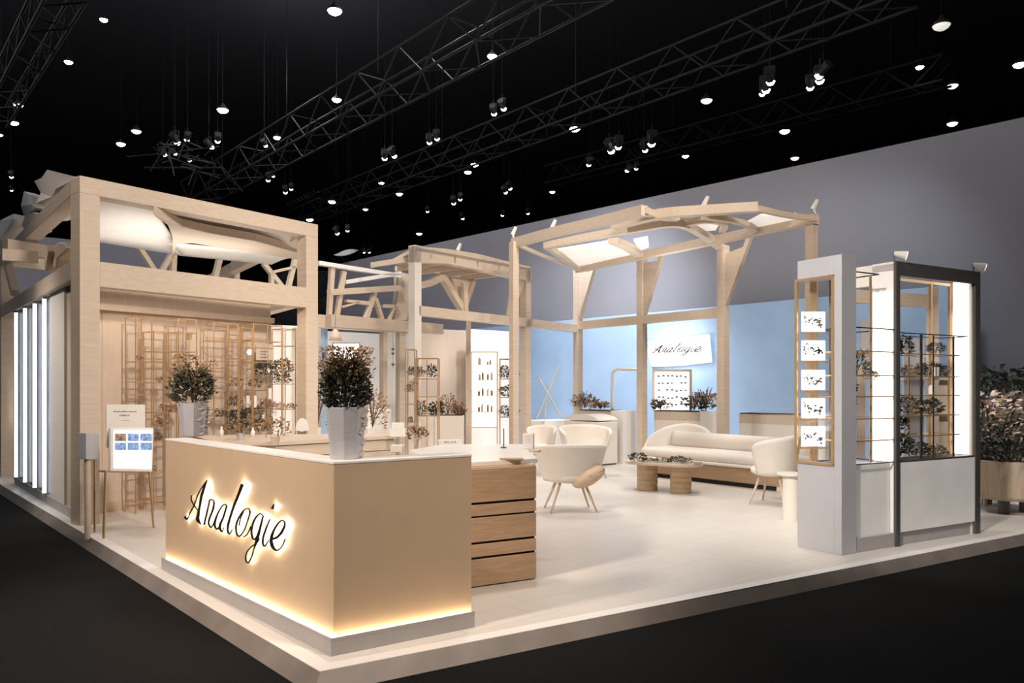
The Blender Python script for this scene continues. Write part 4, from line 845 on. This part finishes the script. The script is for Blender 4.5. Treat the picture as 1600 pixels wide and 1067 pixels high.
items = [(1413, 553, .16, .10, 'dark', 'top left in the portal'), (1440, 555, .20, .10, 'dark', 'dark ball shaped, top middle of the portal'), (1482, 553, .12, .08, 'dark', 'top right in the portal, isolated'), (1484, 588, .14, .12, 'dark', 'second shelf right of the portal, with a white cup'), (1459, 588, .13, .06, 'mix', 'second shelf centre of the portal'),
    (1411, 622, .22, .09, 'dark', 'left edge of the portal, mid height'), (1432, 588, .10, .10, 'tan', 'second shelf left of the portal'), (1415, 650, .13, .11, 'dark', 'fourth shelf left of the portal'), (1438, 650, .18, .11, 'mix', 'fourth shelf centre of the portal'), (1481, 650, .17, .13, 'dark', 'fourth shelf right of the portal'), (1457, 650, .08, .06, 'mix', 'tiny one beside the black rail, fourth shelf'),
    (1434, 676, .15, .10, 'dark', 'hanging below the fourth shelf of the portal'), (1427, 716, .23, .12, 'dark', 'big bushy one at the lower left of the portal'), (1462, 716, .15, .12, 'dark', 'wide one at the lower middle of the portal'), (1482, 716, .12, .12, 'mix', 'lower right of the portal'),
    (1349, 552, .1, .06, 'mix', 'upper left of the wire bay'), (1358, 586, .2, .1, 'mix', 'centre of the wire bay, big brown one'), (1352, 617, .17, .1, 'mix', 'centre of the wire bay, below the big one'), (1345, 640, .1, .07, 'dark', 'lower left of the wire bay'), (1380, 562, .1, .07, 'pale', 'pale twig against the lit side panel, upper'), (1380, 596, .1, .07, 'pale', 'pale twig against the lit side panel, lower'),
    (1505, 585, .1, .07, 'mix', 'thin twig against the lit right panel')]
for i, (px, py, h, r, tone, lab) in enumerate(items):
    z = V(px, py, KP).z; p = V(px, py, KP) + kv * (.14 + .08 * (i % 2)); p.z = z + .01
    place_sprig(p, 'dried flower sprig, ' + lab, h, r, i, 'dried sprigs in the right display cabinets', tone=tone)
for px, py, lab in [(1476, 588, 'small white cup on the second portal shelf'), (1469, 616, 'pale slim vase on the third portal shelf')]:
    p = V(px, py, KP) + kv * .1; t = thing('cup', lab, 'cup', p); MB().lathe([(0, 0), (.03, 0), (.035, .1), (.031, .1), (.028, .01), (0, .01)], p).build('body', pure, t)
for px, py, yw, lab, tx, ty in [(1404, 398, 0, 'small spotlight clamped on the left top corner of the display portal', 14, 8), (1527, 416, 0, 'small spotlight clamped on the right top corner of the display portal', 14, 9)]:
    s = ks(px if px < 1500 else 1528); p = K(s, .05, HT); p2 = p + Vector((0, 0, .09)); e = V(px + tx, py + ty, KP) - kv * .12
    t = thing('spotlight', lab, 'spotlight', p, 0, 'clamped spotlights on the display portal')
    MB().tube(p, p2, .012, n=8).build('stem', dgrey, t)
    d = (e - p2).normalized(); MB().tube(p2, p2 + d * .12, .022, .05, n=14).build('housing', white, t); MB().tube(p2 + d * .12, p2 + d * .122, .045, n=14).build('lens', lampmid, t)
    lamp('cabinet_spot', 'SPOT', p2 + d * .15, 25, NEUT, .04, p2 + d * 3, 60)

# ============================================================ LOUNGE
def curved_chair(p, rz, label, s=1., group='shell armchairs in the lounge', cup=True, legs=True, hb=.94, hs=.42):
    t = thing('armchair', label, 'armchair', p, rz, group)
    def f(u, v):
        a = radians(-115 + 230 * u) - pi / 2; k = sin(pi * u); r = (.30 + .11 * v ** .8) * s * (1 + .08 * abs(cos(pi * u)))
        top = hs - .02 + (hb - hs) * (.72 + .28 * k ** .5); z = hs - .04 + (top - hs) * v
        return (cos(a) * r * 1.05, sin(a) * r * .9, z)
    MB().grid(f, 28, 10, .05).build('backrest', uphol, t, local=True, smooth=True)
    MB().lathe([(0, hs - .07), (.24 * s, hs - .06), (.32 * s, hs - .02), (.33 * s, hs + .03), (.28 * s, hs + .07), (0, hs + .08)], n=28, sy=.92).build('seat', uphol, t, local=True, smooth=True)
    if cup:
        def g(u, v):
            a = 2 * pi * u; r = .19 * s * sin(pi * .5 * v + .001); return (.19 + cos(a) * r, -.30 - .11 * cos(pi * .5 * v) + .10 * (sin(a) * r) + .05, hs + .03 + cos(a) * r * .42 + sin(a) * r * .5)
        MB().grid(g, 24, 6, .02).build('wooden_cup', deskm, t, local=True, smooth=True, label='bent pale wood cup under the seat')
    for sx, sy in ((-1, -1), (1, -1), (1, 1), (-1, 1)):
        MB().tube((sx * .15 * s, sy * .13 * s, hs - .05), (sx * .29 * s, sy * .24 * s, 0), .021, .012, n=10).build('leg', birch, t, local=True, smooth=True)
    return t
c1 = G(891, 797); curved_chair(c1, VIEW + .12, 'cream shell armchair seen from behind, nearest the oak drawer counter', 1.05, hb=.95, hs=.44)
c2 = G(914, 745); curved_chair(c2, VIEW + pi + .25, 'brightly lit white shell armchair behind the nearest armchair', 1.08, hb=1.0, hs=.45, cup=False)
c3 = G(1208, 787); curved_chair(c3, VIEW + .95, 'cream shell armchair at the right end of the sofa by the grey cabinet', 1.0, hb=1.02, hs=.46, cup=False)
c4 = G(846, 742); t = curved_chair(c4, VIEW + 3.0, 'white side chair by the leaflet sleeve, partly hidden by the counter', .62, hb=.98, hs=.5, cup=False)
# sofa
S0, S1 = G(1006, 744), G(1222, 770); sdv = (S1 - S0); SLn = sdv.length; sr = atan2(sdv.y, sdv.x)
sf = thing('sofa', 'long cream sofa with rounded left lobe on a dark wood base', 'sofa', S0, sr)
MB().rbox(.15, SLn - .05, .12, .85, 0, .07, .01).build('recess_shade', darkshadow, sf, local=True)  # dark block painted as the shadow under the sofa
MB().rbox(.02, SLn, .05, .9, .07, .33, .03).build('base', oak, sf, local=True)
MB().rbox(-.08, SLn + .05, -.08, .9, .33, .38, .02).build('rail', uphol, sf, local=True)
MB().rbox(-.06, SLn + .05, -.06, .75, .37, .54, .075, 4).build('seat_cushion', uphol, sf, local=True, smooth=True)
m = MB(); rings = []
for i in range(25):
    u = i / 24; x = .1 + (SLn - .1) * u; hgt = .80 - .02 * u
    rings.append([Vector((x, .78 + .17 * cos(a) - .05 * sin(a), .62 + (hgt - .60) * sin(a))) for a in [2 * pi * k / 14 for k in range(14)]])
m.loft(rings); m.build('backrest', uphol, sf, local=True, smooth=True)
def lobe(u, v):
    a = pi * u; x = .30 - .52 * cos(a); y = .58 + .25 * sin(a) ** .7 - .38 * (1 - u) ** 3; return (x + .06 * v * (-cos(a)), y + .07 * v, .46 + (.05 + .45 * sin(a) ** .55) * v)
MB().grid(lobe, 24, 8, .09).build('backrest_lobe', uphol, sf, local=True, smooth=True, label='taller rounded left back lobe')
MB().tube((SLn - .12, .1, 0), (SLn - .12, .1, .34), .04, n=12).build('leg', white, sf, local=True)
# coffee table
L0, L1 = G(1010, 765), G(1065, 770); Tm = (L0 + L1) / 2; tr = atan2((L1 - L0).y, (L1 - L0).x)
ct = thing('coffee_table', 'pale wood coffee table on two drum legs in front of the sofa', 'table', Tm, tr)
def rrect(w, d, n=8, r=.2):
    out = []
    for cx, cy, a0 in ((w - r, d - r, 0), (-w + r, d - r, 90), (-w + r, -d + r, 180), (w - r, -d + r, 270)):
        for k in range(n + 1): a = radians(a0 + 90 * k / n); out.append((cx + r * cos(a), cy + r * sin(a)))
    return out
MB().prism(rrect(.62, .32, r=.28), .42, .465).build('tabletop', birch, ct, local=True, bevel=.01)
hl = (L1 - L0).length / 2
for sgn in (-1, 1):
    m = MB(); pr = []
    for k in range(5): z0 = .0 + k * .084; pr += [(.155, z0), (.163, z0 + .01), (.163, z0 + .076), (.155, z0 + .084)]
    m.lathe([(0, 0)] + pr + [(0, .42)], (sgn * hl * .95, 0, 0), n=28); m.build('leg', stoneleg, ct, local=True)
for i, (px, py, h, r, tone, lab) in enumerate([(997, 719, .14, .12, 'dark', 'spiky dark one at the left end of the coffee table'), (1012, 719, .06, .08, 'dark', 'flat one left on the coffee table'), (1035, 720, .07, .14, 'mix', 'long flat one in the middle of the coffee table'), (1058, 721, .1, .13, 'dark', 'dark one right of the middle of the coffee table'), (1074, 723, .09, .07, 'mix', 'small one at the right of the coffee table')]):
    p = G(px, py + 2, .468); place_sprig(p, 'sprig arrangement, ' + lab, h, r, i + 2, 'sprigs on the coffee table', tone=tone)
p = G(1090, 727, .466); t = thing('bowl', 'small tan bowl on the right end of the coffee table', 'bowl', p); MB().lathe([(0, 0), (.05, 0), (.075, .05), (.068, .05), (.045, .012), (0, .01)], p).build('body', planterm, t)
# side pedestal by the cabinet, kiosks
p = G(1236, 812); t = thing('side_table', 'white cylindrical side table tucked beside the grey cabinet', 'table', p); MB().lathe([(0, 0), (.1, 0), (.1, .55), (0, .55)], p, 24).build('body', white, t, smooth=False); MB().lathe([(0, .55), (.17, .55), (.17, .575), (0, .575)], p, 28).build('tabletop', white, t)
def kiosk(px, py, w, d, h, label, lid):
    p = G(px, py); t = thing('white_cabinet', label, 'cabinet', p, 0)
    MB().rbox(-w / 2, w / 2, 0, d, .03, h, .02).build('body', white, t, local=True); MB().rbox(-w / 2 + .03, w / 2 - .03, .02, d - .02, 0, .03, .004).build('plinth', dgrey, t, local=True)
    if lid:
        rings = [[Vector((x, d * .5 + d * .5 * cos(a), h + .02 + .13 * sin(a))) for a in [pi * k / 10 for k in range(11)]] for x in (-w / 2, w / 2)]
        MB().loft(rings).build('rounded_lid', white, t, local=True)
    t.rotation_euler = (0, 0, -.0); return t
kiosk(950, 727, .62, 1.0, .92, 'white cabinet with rounded lid behind the armchairs', True)
kiosk(872, 712, .9, .5, .86, 'white box cabinet below the crossed sticks', False)
# crossed sticks
xp = Wd(858, 655, 18.6); t = thing('crossed_stand', 'thin pale crossed sticks stand against the blue wall', 'stand', Vector((xp.x, xp.y, .9)))
for p_, q_ in (((838, 656), (875, 572)), ((843, 592), (877, 652)), ((852, 656), (853, 628))): MB().tube(Wd(*p_, 18.6), Wd(*q_, 18.6), .02, n=6).build('stick', birch, t)
# planters on low wall, along the blue wall
def trough(x0, x1, d0, d1, ytop, label, z0=.0, wd_=(0, 1)):
    a, b = Wd(x0, ytop, d0), Wd(x1, ytop, d1); z = a.z; a.z = b.z = 0; t = thing('planter_trough', label, 'planter', a, 0, 'planter troughs along the blue wall')
    MB().wallbox(a, b, .4, 0, z - .2).build('body', white, t)
    MB().wallbox(a, b, .4, z - .2, z).build('rim_panel', birch_h, t); e = (b - a).normalized()
    MB().wallbox(b, b + e * .35, .4, 0, z).build('end_panel', pure, t)
    MB().wallbox(a + e * .03 , b - e * .03, .36, z - .02, z + .004).build('soil', soil, t)
    return z
trough(904, 955, 17.9, 17.1, 640, 'low white planter with wood rim at the corner pergola post')
trough(1022, 1094, 16.8, 16.0, 641, 'low white planter with wood rim below the lit sign')
trough(1155, 1262, 15.6, 14.4, 645, 'low white planter with wood rim at the right behind the sofa')
def reeds(px, d, py, h, r, seed, label, n=140, tone=leafo):
    p = Wd(px, py, d); t = thing('shrub', label, 'shrub', p, 0, 'dry shrubs along the blue wall'); rnd = random.Random(seed)
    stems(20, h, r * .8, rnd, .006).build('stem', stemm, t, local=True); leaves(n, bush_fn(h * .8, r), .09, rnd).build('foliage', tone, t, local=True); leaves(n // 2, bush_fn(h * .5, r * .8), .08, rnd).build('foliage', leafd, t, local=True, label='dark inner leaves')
reeds(913, 18.0, 638, .42, .3, 1, 'tall dry shrub in the corner planter'); reeds(938, 17.6, 639, .2, .22, 2, 'low dry shrub beside the tall one in the corner planter', 80)
reeds(1032, 16.9, 640, .25, .2, 3, 'small shrub at the left foot of the lit panel', 90, leafg); reeds(1085, 16.4, 641, .4, .25, 4, 'dark leafy shrub right of the lit panel', 150, leafg); reeds(1103, 16.2, 642, .5, .24, 5, 'tall thin reeds next to the pergola post', 120)
# arch rail
t = thing('arch_rail', 'thin white arched tube rail against the blue wall', 'rail', Wd(957, 641, 17.5)); MB().tpath([Wd(957, 642, 17.5), Wd(957, 590, 17.5), Wd(959, 581, 17.5), Wd(966, 577, 17.5), Wd(990, 577, 17.4), Wd(1002, 577, 17.3)], .035, 8, 5).build('tube', pure, t, smooth=True)
# lit panel and sign on the blue wall
bn_ = Vector((-dvb.y, dvb.x, 0)); BF = (BL0 + bn_ * .10, BL1 + bn_ * .10)
if (Vector((CAMX, CAMY, 0)) - BL0).dot(bn_) < 0: bn_ = -bn_; BF = (BL0 + bn_ * .10, BL1 + bn_ * .10)
fc = lambda pts, o=0: [V(*p, BF) + bn_ * o for p in pts]
t = thing('glowing_sign', 'glowing white sign with dark script lettering on the blue wall', 'sign', fc([(1012, 580)])[0])
sgp = MB().extr(fc([(1013, 533), (1108, 522), (1112, 566), (1060, 572), (1018, 573), (1012, 556)]), -bn_ * .04).build('light_panel', panelglow, t, bevel=.02)
for st in STR:
    flat_stroke([(x * .0663, (y - 75) * .0225 - (x - 60) * .0088, w * .0663) for x, y, w in st], 1.3, 1.3, 0, lambda x, y: V(1016 + x, 541 + y, BF), bn_.copy(), .03, .01, 4).build('letter_stroke', ink, sgp)
lamp('sign_halo_fill', 'AREA', V(1060, 548, BF) + bn_ * .5, 14, NEUT, 1.2, V(1060, 548, BF), sy=.6)  # added unseen area lamp that makes the halo around the sign
t = thing('poster_panel', 'lit white panel with rows of small eyewear below the glowing sign', 'panel', Wd(1022, 640, 17.0)); pp = (Wd(1022, 600, 17.3), Wd(1078, 600, 16.7))
e = Vector((UY, VY, 0)); MB().extr([V(*p, pp) for p in [(1022, 640), (1078, 640), (1078, 580), (1022, 580)]], e * .06).build('panel', lightbox, t)
m = MB()
for p, q_ in (((1021, 642), (1021, 579)), ((1079, 642), (1079, 579)), ((1020, 579), (1080, 579))): m.bar(V(*p, pp), V(*q_, pp), .05, .05)
m.build('frame', birch, t)
m = MB(); rnd = random.Random(9)
for r_ in range(5):
    for c_ in range(7):
        x = 1029 + c_ * 7 + rnd.uniform(-1, 1); y = 588 + r_ * 11 + rnd.uniform(-1, 1)
        if rnd.random() < .8: m.extr([V(x + a, y + b, pp) - e * .002 for a, b in ((-2.2, -1), (2.2, -1.2), (1.9, 1.2), (-1.8, 1.1))], -e * .002)
m.build('print', ink, t)

# ============================================================ MIDDLE DISPLAYS
d = 14.6; WP = (Wd(735, 600, d), Wd(778, 600, d)); ve = Vector((UY, VY, 0))
lc = thing('lit_display_case', 'tall glowing white product case with five shelves and wooden frame', 'display case', Wd(736, 690, d))
def C4(x0, x1, y0, y1, o=0): return [V(x, y, WP) - ve * o for x, y in ((x0, y1), (x1, y1), (x1, y0), (x0, y0))]
MB().extr(C4(736, 777, 551, 667, -.22), ve * .02).build('light_panel', lightbox, lc)
for x in (736, 777): MB().bar(V(x, 550, WP), V(x, 668, WP), .03, .03).build('frame', birch, lc); a = V(x, 668, WP); MB().bar(a, Vector((a.x, a.y, 0)), .025, .025).build('leg', birch, lc); MB().extr([V(x, 550, WP), V(x, 550, WP) + ve * .22, V(x, 668, WP) + ve * .22, V(x, 668, WP)], (Vector((UX, VX, 0)) * .01)).build('side_panel', white, lc)
for y in (550, 570, 594, 619, 644, 668): m = MB(); m.extr(C4(735, 778, y - .9, y + .5), ve * .22); m.build('shelf', white if 550 < y < 668 else birch, lc)
k = 0
for y, row in ((570, ((749, 11, 5), (762, 5, 3), (766, 8, 3))), (594, ((749, 9, 4), (754, 13, 3.5), (762, 10, 3.5), (768, 12, 4))), (619, ((748, 8, 4), (754, 13, 3.5), (762, 12, 3), (768, 9, 4))), (644, ((748, 8, 4), (753, 12, 3.5), (762, 12, 3.5), (768, 10, 3)))):
    for x, hh, w in row:
        p = V(x, y - 1, WP) + ve * .1; sh = {570: 'top', 594: 'second', 619: 'third', 644: 'fourth'}[y]; pos = ('leftmost', 'second from left', 'third from left', 'rightmost')[row.index((x, hh, w))]
        t = thing('product_bottle', 'tan product bottle with dark cap on the %s lit shelf, %s' % (sh, pos), 'bottle', p, 0, 'product bottles in the lit display case'); s = d / F
        MB().lathe([(0, 0), (w * s / 2, 0), (w * s / 2, hh * s * .75), (w * s * .25, hh * s * .85), (0, hh * s * .86)], n=10).build('body', leafo if k % 3 else greyp, t, local=True, smooth=True); MB().lathe([(w * s * .28, hh * s * .84), (w * s * .28, hh * s), (0, hh * s)], n=10).build('cap', greyink, t, local=True); k += 1
def g0(px, d): a = Wd(px, 600, d); a.z = 0; return a
def zr(py, d): return EYE + (HY - py) * d / F
def vrack(x0, x1, d, ytop, ys, lab, y0=None, mids=(), group='slim gold racks around the lit case'):
    return rack(lab, g0(x0, d), g0(x1, d), ve * .28, [zr(y, d) for y in ys], 0 if y0 is None else zr(y0, d), zr(ytop, d), mids=mids, r=.009, group=group, name='wire_rack')
vrack(781, 809, 14.6, 560, (592, 621, 652), 'slim gold rack with dark sprigs right of the lit case')
vrack(634, 648, 13.6, 545, (582, 612, 632, 660), 'narrow gold tower rack with small sprigs left of the white pergola post')
vrack(650, 684, 13.7, 559, (592, 620,650), 'wider gold rack with dark sprigs beside the white pergola post', mids=(.5,))
for i, (px, py, dd, h, r, tone, lab) in enumerate([(788, 592, 14.7, .24, .09, 'dark', 'left on the top shelf right of the lit case'), (802, 592, 14.7, .22, .09, 'mix', 'right on the top shelf right of the lit case'), (795, 621, 14.7, .22, .16, 'mix', 'wide one on the middle shelf right of the lit case'), (789, 651, 14.7, .2, .1, 'mix', 'left on the bottom shelf right of the lit case'), (803, 651, 14.7, .2, .09, 'dark', 'right on the bottom shelf right of the lit case'),
        (643, 587, 13.7, .16, .06, 'dark', 'upper one on the narrow tower'), (645, 612, 13.7, .2, .07, 'tan', 'middle tan one on the narrow tower'), (638, 612, 13.7, .12, .05, 'mix', 'middle dark one on the narrow tower'), (641, 660, 13.7, .1, .04, 'dark', 'lower one on the narrow tower'), (655, 590, 13.8, .2, .08, 'mix', 'left upper one on the wider gold rack'), (674, 590, 13.8, .22, .09, 'dark', 'right upper one on the wider gold rack'), (658, 650, 13.8, .26, .1, 'mix', 'lower one on the wider gold rack')]):
    place_sprig(Wd(px, py, dd), 'dried sprig, ' + lab, h, r, i + 1, 'dried sprigs around the lit case', tone=tone)
# planter box with dark plants
p = g0(698, 14.4); t = thing('planter_box', 'beige planter box with dark and dried plants left of the lit case', 'planter', p, VIEW)
MB().rbox(-.31, .31, -.15, .15, 0, 1.12, .01).build('body', white, t, local=True); MB().rbox(-.29, .29, -.13, .13, 1.10, 1.135, .004).build('soil', soil, t, local=True)
for i, (x, h, r, tone, sd_) in enumerate([(-.2, .26, .13, leafd, 1), (.02, .40, .16, leafo, 2), (.22, .22, .12, leafo, 3)]):
    q_ = p + Vector((cos(VIEW), sin(VIEW), 0)) * x + Vector((0, 0, 1.12)); b_ = thing('shrub', ('round dark shrub at the left of the beige planter box', 'tall dried shrub in the middle of the beige planter box', 'spreading dried shrub at the right of the beige planter box')[i], 'shrub', q_, 0, 'shrubs in the beige planter box'); rnd = random.Random(sd_)
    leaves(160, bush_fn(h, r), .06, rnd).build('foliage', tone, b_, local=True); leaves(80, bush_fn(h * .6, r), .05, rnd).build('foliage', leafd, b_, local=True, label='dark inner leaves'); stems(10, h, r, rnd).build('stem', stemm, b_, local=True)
# ---- things seen through the gap behind the near vase
t = thing('pendant_lamp', 'cone shaped tan pendant lamp hanging beside the pavilion right post', 'lamp', Wd(524, 532, 15.0)); p = Wd(524, 532, 15)
MB().lathe([(.13, 0), (.10, .08), (.05, .19), (.02, .22), (0, .22)], p, 20).build('lamp_shade', birch, t, smooth=True); MB().tube(p + Vector((0, 0, .2)), Vector((p.x, p.y, V(524, 500, MS).z)), .006, n=5).build('cord', greyink, t)
t = thing('framed_screen', 'bright white framed screen behind the near bouquet', 'screen', Wd(541, 560, 17.5)); MB().extr([Wd(x, y, 17.5) for x, y in ((521, 562), (561, 562), (561, 537), (521, 537))], ve * .05).build('screen', lightbox, t)
m = MB()
for p, q_ in (((520, 563), (520, 536)), ((562, 563), (562, 536)), ((520, 536), (562, 536)), ((520, 563), (562, 563))): m.bar(Wd(*p, 17.48), Wd(*q_, 17.48), .03, .03)
m.build('frame', birch, t); a = Wd(541, 563, 17.55); MB().bar(a, Vector((a.x, a.y, 0)), .05, .05).build('post', birch, t)
t = thing('blue_panel', 'tall narrow blue panel between the pavilion post and the pendant lamp', 'panel', g0(505, 16.2)); MB().extr([g0(501, 16.2), g0(511, 16.2), g0(511, 16.2) + Vector((0, 0, 2.9)), g0(501, 16.2) + Vector((0, 0, 2.9))], ve * .05).build('panel', bluew, t)
t = thing('sculpture_mobile', 'three tiny dark ornaments on a thread against the pale wall', 'ornament', Wd(613, 572, 17.5)); 
for y in (546, 553, 570): p = Wd(614, y, 17.5); MB().lathe([(0, -.03), (.04, 0), (.03, .03), (0, .04)], p, 10).build('bead', greyink, t)
MB().tube(Wd(614, 575, 17.5), Wd(614, 516, 17.5), .004, n=4).build('thread', greyink, t)
t = thing('draped_table', 'white draped table behind the near bouquet', 'table', g0(600, 16)); MB().wallbox(g0(575, 15.2), g0(612, 15.4), .8, 0, zr(640, 15.2)).build('drape', pure, t, bevel=.02)
p = Wd(582, 640, 13.2); t = thing('shrub', 'loose tan shrub reaching right of the near bouquet', 'shrub', Vector((p.x, p.y, zr(668, 13.2))), 0); rnd = random.Random(8)
leaves(260, bush_fn(.65, .26), .07, rnd).build('foliage', leafo, t, local=True); stems(14, .6, .25, rnd, .006).build('stem', stemm, t, local=True); MB().bar((0, 0, -.95 + .0), (0, 0, .0), .1, .1).build('stand', white, t, local=True)
p = Wd(496, 620, 12.6); t = thing('shrub', 'thin tan shrub on a stand at the pavilion right post', 'shrub', Vector((p.x, p.y, zr(668, 12.6))), 0); rnd = random.Random(18)
leaves(160, bush_fn(.75, .18), .06, rnd).build('foliage', leafo, t, local=True); stems(10, .7, .15, rnd, .006).build('stem', stemm, t, local=True); MB().bar((0, 0, -.95), (0, 0, .0), .1, .1).build('stand', white, t, local=True)

# ============================================================ RIGHT EDGE PLANTERS
p = G(1580, 800); t = thing('barrel_planter', 'big beige woven tub planter at the right edge on a dark foot', 'planter', p)
MB().lathe([(0, .18), (.36, .18), (.40, .22), (.44, .68), (.40, .68), (.38, .62), (0, .62)], p, 32).build('body', planterm, t, smooth=False); MB().lathe([(0, 0), (.07, 0), (.07, .18), (0, .18)], p + Vector((-.22, .02, 0)), 12).build('foot', dgrey, t); MB().lathe([(0, 0), (.07, 0), (.07, .18), (0, .18)], p + Vector((.2, -.1, 0)), 12).build('foot', dgrey, t)
MB().lathe([(0, .63), (.38, .63), (.38, .645), (0, .65)], p, 24).build('soil', soil, t)
rb = thing('shrub', 'dark green shrub filling the tub planter at the right edge', 'shrub', p + Vector((0, 0, .64))); rnd = random.Random(41)
leaves(700, bush_fn(.32, .5), .09, rnd).build('foliage', leafd, rb, local=True); stems(14, .3, .4, rnd, .006).build('stem', stemm, rb, local=True)
rb = thing('flowering_shrub', 'pale blossoming shrub standing behind the tub planter', 'shrub', p + Vector((.5, .5, 0)) ); rnd = random.Random(42)
for nm, mt, n, h0, h1, lab in (('blossom', leafw, 520, .95, 1.55, None), ('foliage', leafd, 520, .7, 1.2, None), ('foliage', leafg, 140, 1.0, 1.5, 'olive leaves')):
    o = leaves(n, (lambda h0, h1: lambda q: ((lambda a, k: ((cos(a) * k, sin(a) * k, q.uniform(h0, h1)), (cos(a), sin(a), .5)))(q.uniform(0, 2 * pi), .55 * q.random() ** .5)))(h0, h1), .11, rnd).build(nm, mt, rb, local=True, label=lab)
m = MB()
for k in range(9): a = k * .7; m.tpath([(.1 * cos(a), .1 * sin(a), .0), (.2 * cos(a), .2 * sin(a), .6), (.45 * cos(a), .45 * sin(a), 1.3)], .012, 5, 4)
m.build('stem', stemm, rb, local=True)
rb = thing('tree', 'dark flat-crowned tree top at the far right edge', 'tree', p + Vector((1.3, .6, 0))); rnd = random.Random(43)
leaves(900, lambda q: ((lambda a, k: ((cos(a) * k, sin(a) * k, 1.62 + q.gauss(0, .08) + .12 * (1 - k)), (cos(a), sin(a), .25)))(q.uniform(0, 2 * pi), .75 * q.random() ** .5)), .15, rnd).build('foliage', leafd, rb, local=True)
m = MB()
for k in range(7): a = k * .9; m.tpath([(0, 0, 0), (.03 * cos(a), .03 * sin(a), 1.1), (.5 * cos(a), .5 * sin(a), 1.62)], .02, 6, 4)
m.build('trunk', stemm, rb, local=True)
a = V(1536, 686, (p + ve * .55, p + ve * .55 + Vector((UX, VX, 0)))); b = a + Vector((UX, VX, 0)) * 1.4; t = thing('planter_rail', 'pale wooden rail behind the tub planter', 'rail', Vector((a.x, a.y, 0)))
MB().bar(a, b, .04, .05).build('rail', birch, t)
for k in (.02, .98): q_ = lerp(a, b, k); MB().bar(q_, Vector((q_.x, q_.y, 0)), .04, .04).build('post', birch, t)

# timber shelving seen through the two right cabinets
D9 = 10.4; tb = thing('timber_shelf', 'pale timber frame and shelf with beige panels seen through the right display portal', 'shelf', g0(1460, D9)); LP_ = (g0(1320, D9), g0(1500, D9))
def lbar(nm, p, q_, w, mt=birch, h=.1): pbar(MB(), LP_, p, q_, w, h).build(nm, mt, tb)
gy = 608 + 1.6 * F / D9
lbar('beam', (1322, 462), (1462, 472), 20); lbar('post', (1457, 450), (1457, gy), 14); lbar('post', (1330, 462), (1330, gy), 10)
lbar('shelf', (1410, 592), (1500, 592), 3); lbar('shelf', (1410, 648), (1500, 648), 3)
for x0, x1, y0, y1, mt in ((1465, 1482, 596, 716, wallb), (1483, 1500, 560, 716, wallb), (1412, 1444, 530, 716, greyp), (1345, 1366, 500, 560, greyp), (1340, 1352, 570, 716, wallb), (1466, 1474, 650, 716, birch)):
    MB().extr([V(x, y, LP_) for x, y in ((x0, y1), (x1, y1), (x1, y0), (x0, y0))], ve * .03).build('panel', mt, tb)
MB().extr([V(x, y, LP_) for x, y in ((1410, gy), (1500, gy), (1500, 716), (1410, 716))], ve * .3).build('base', white, tb)
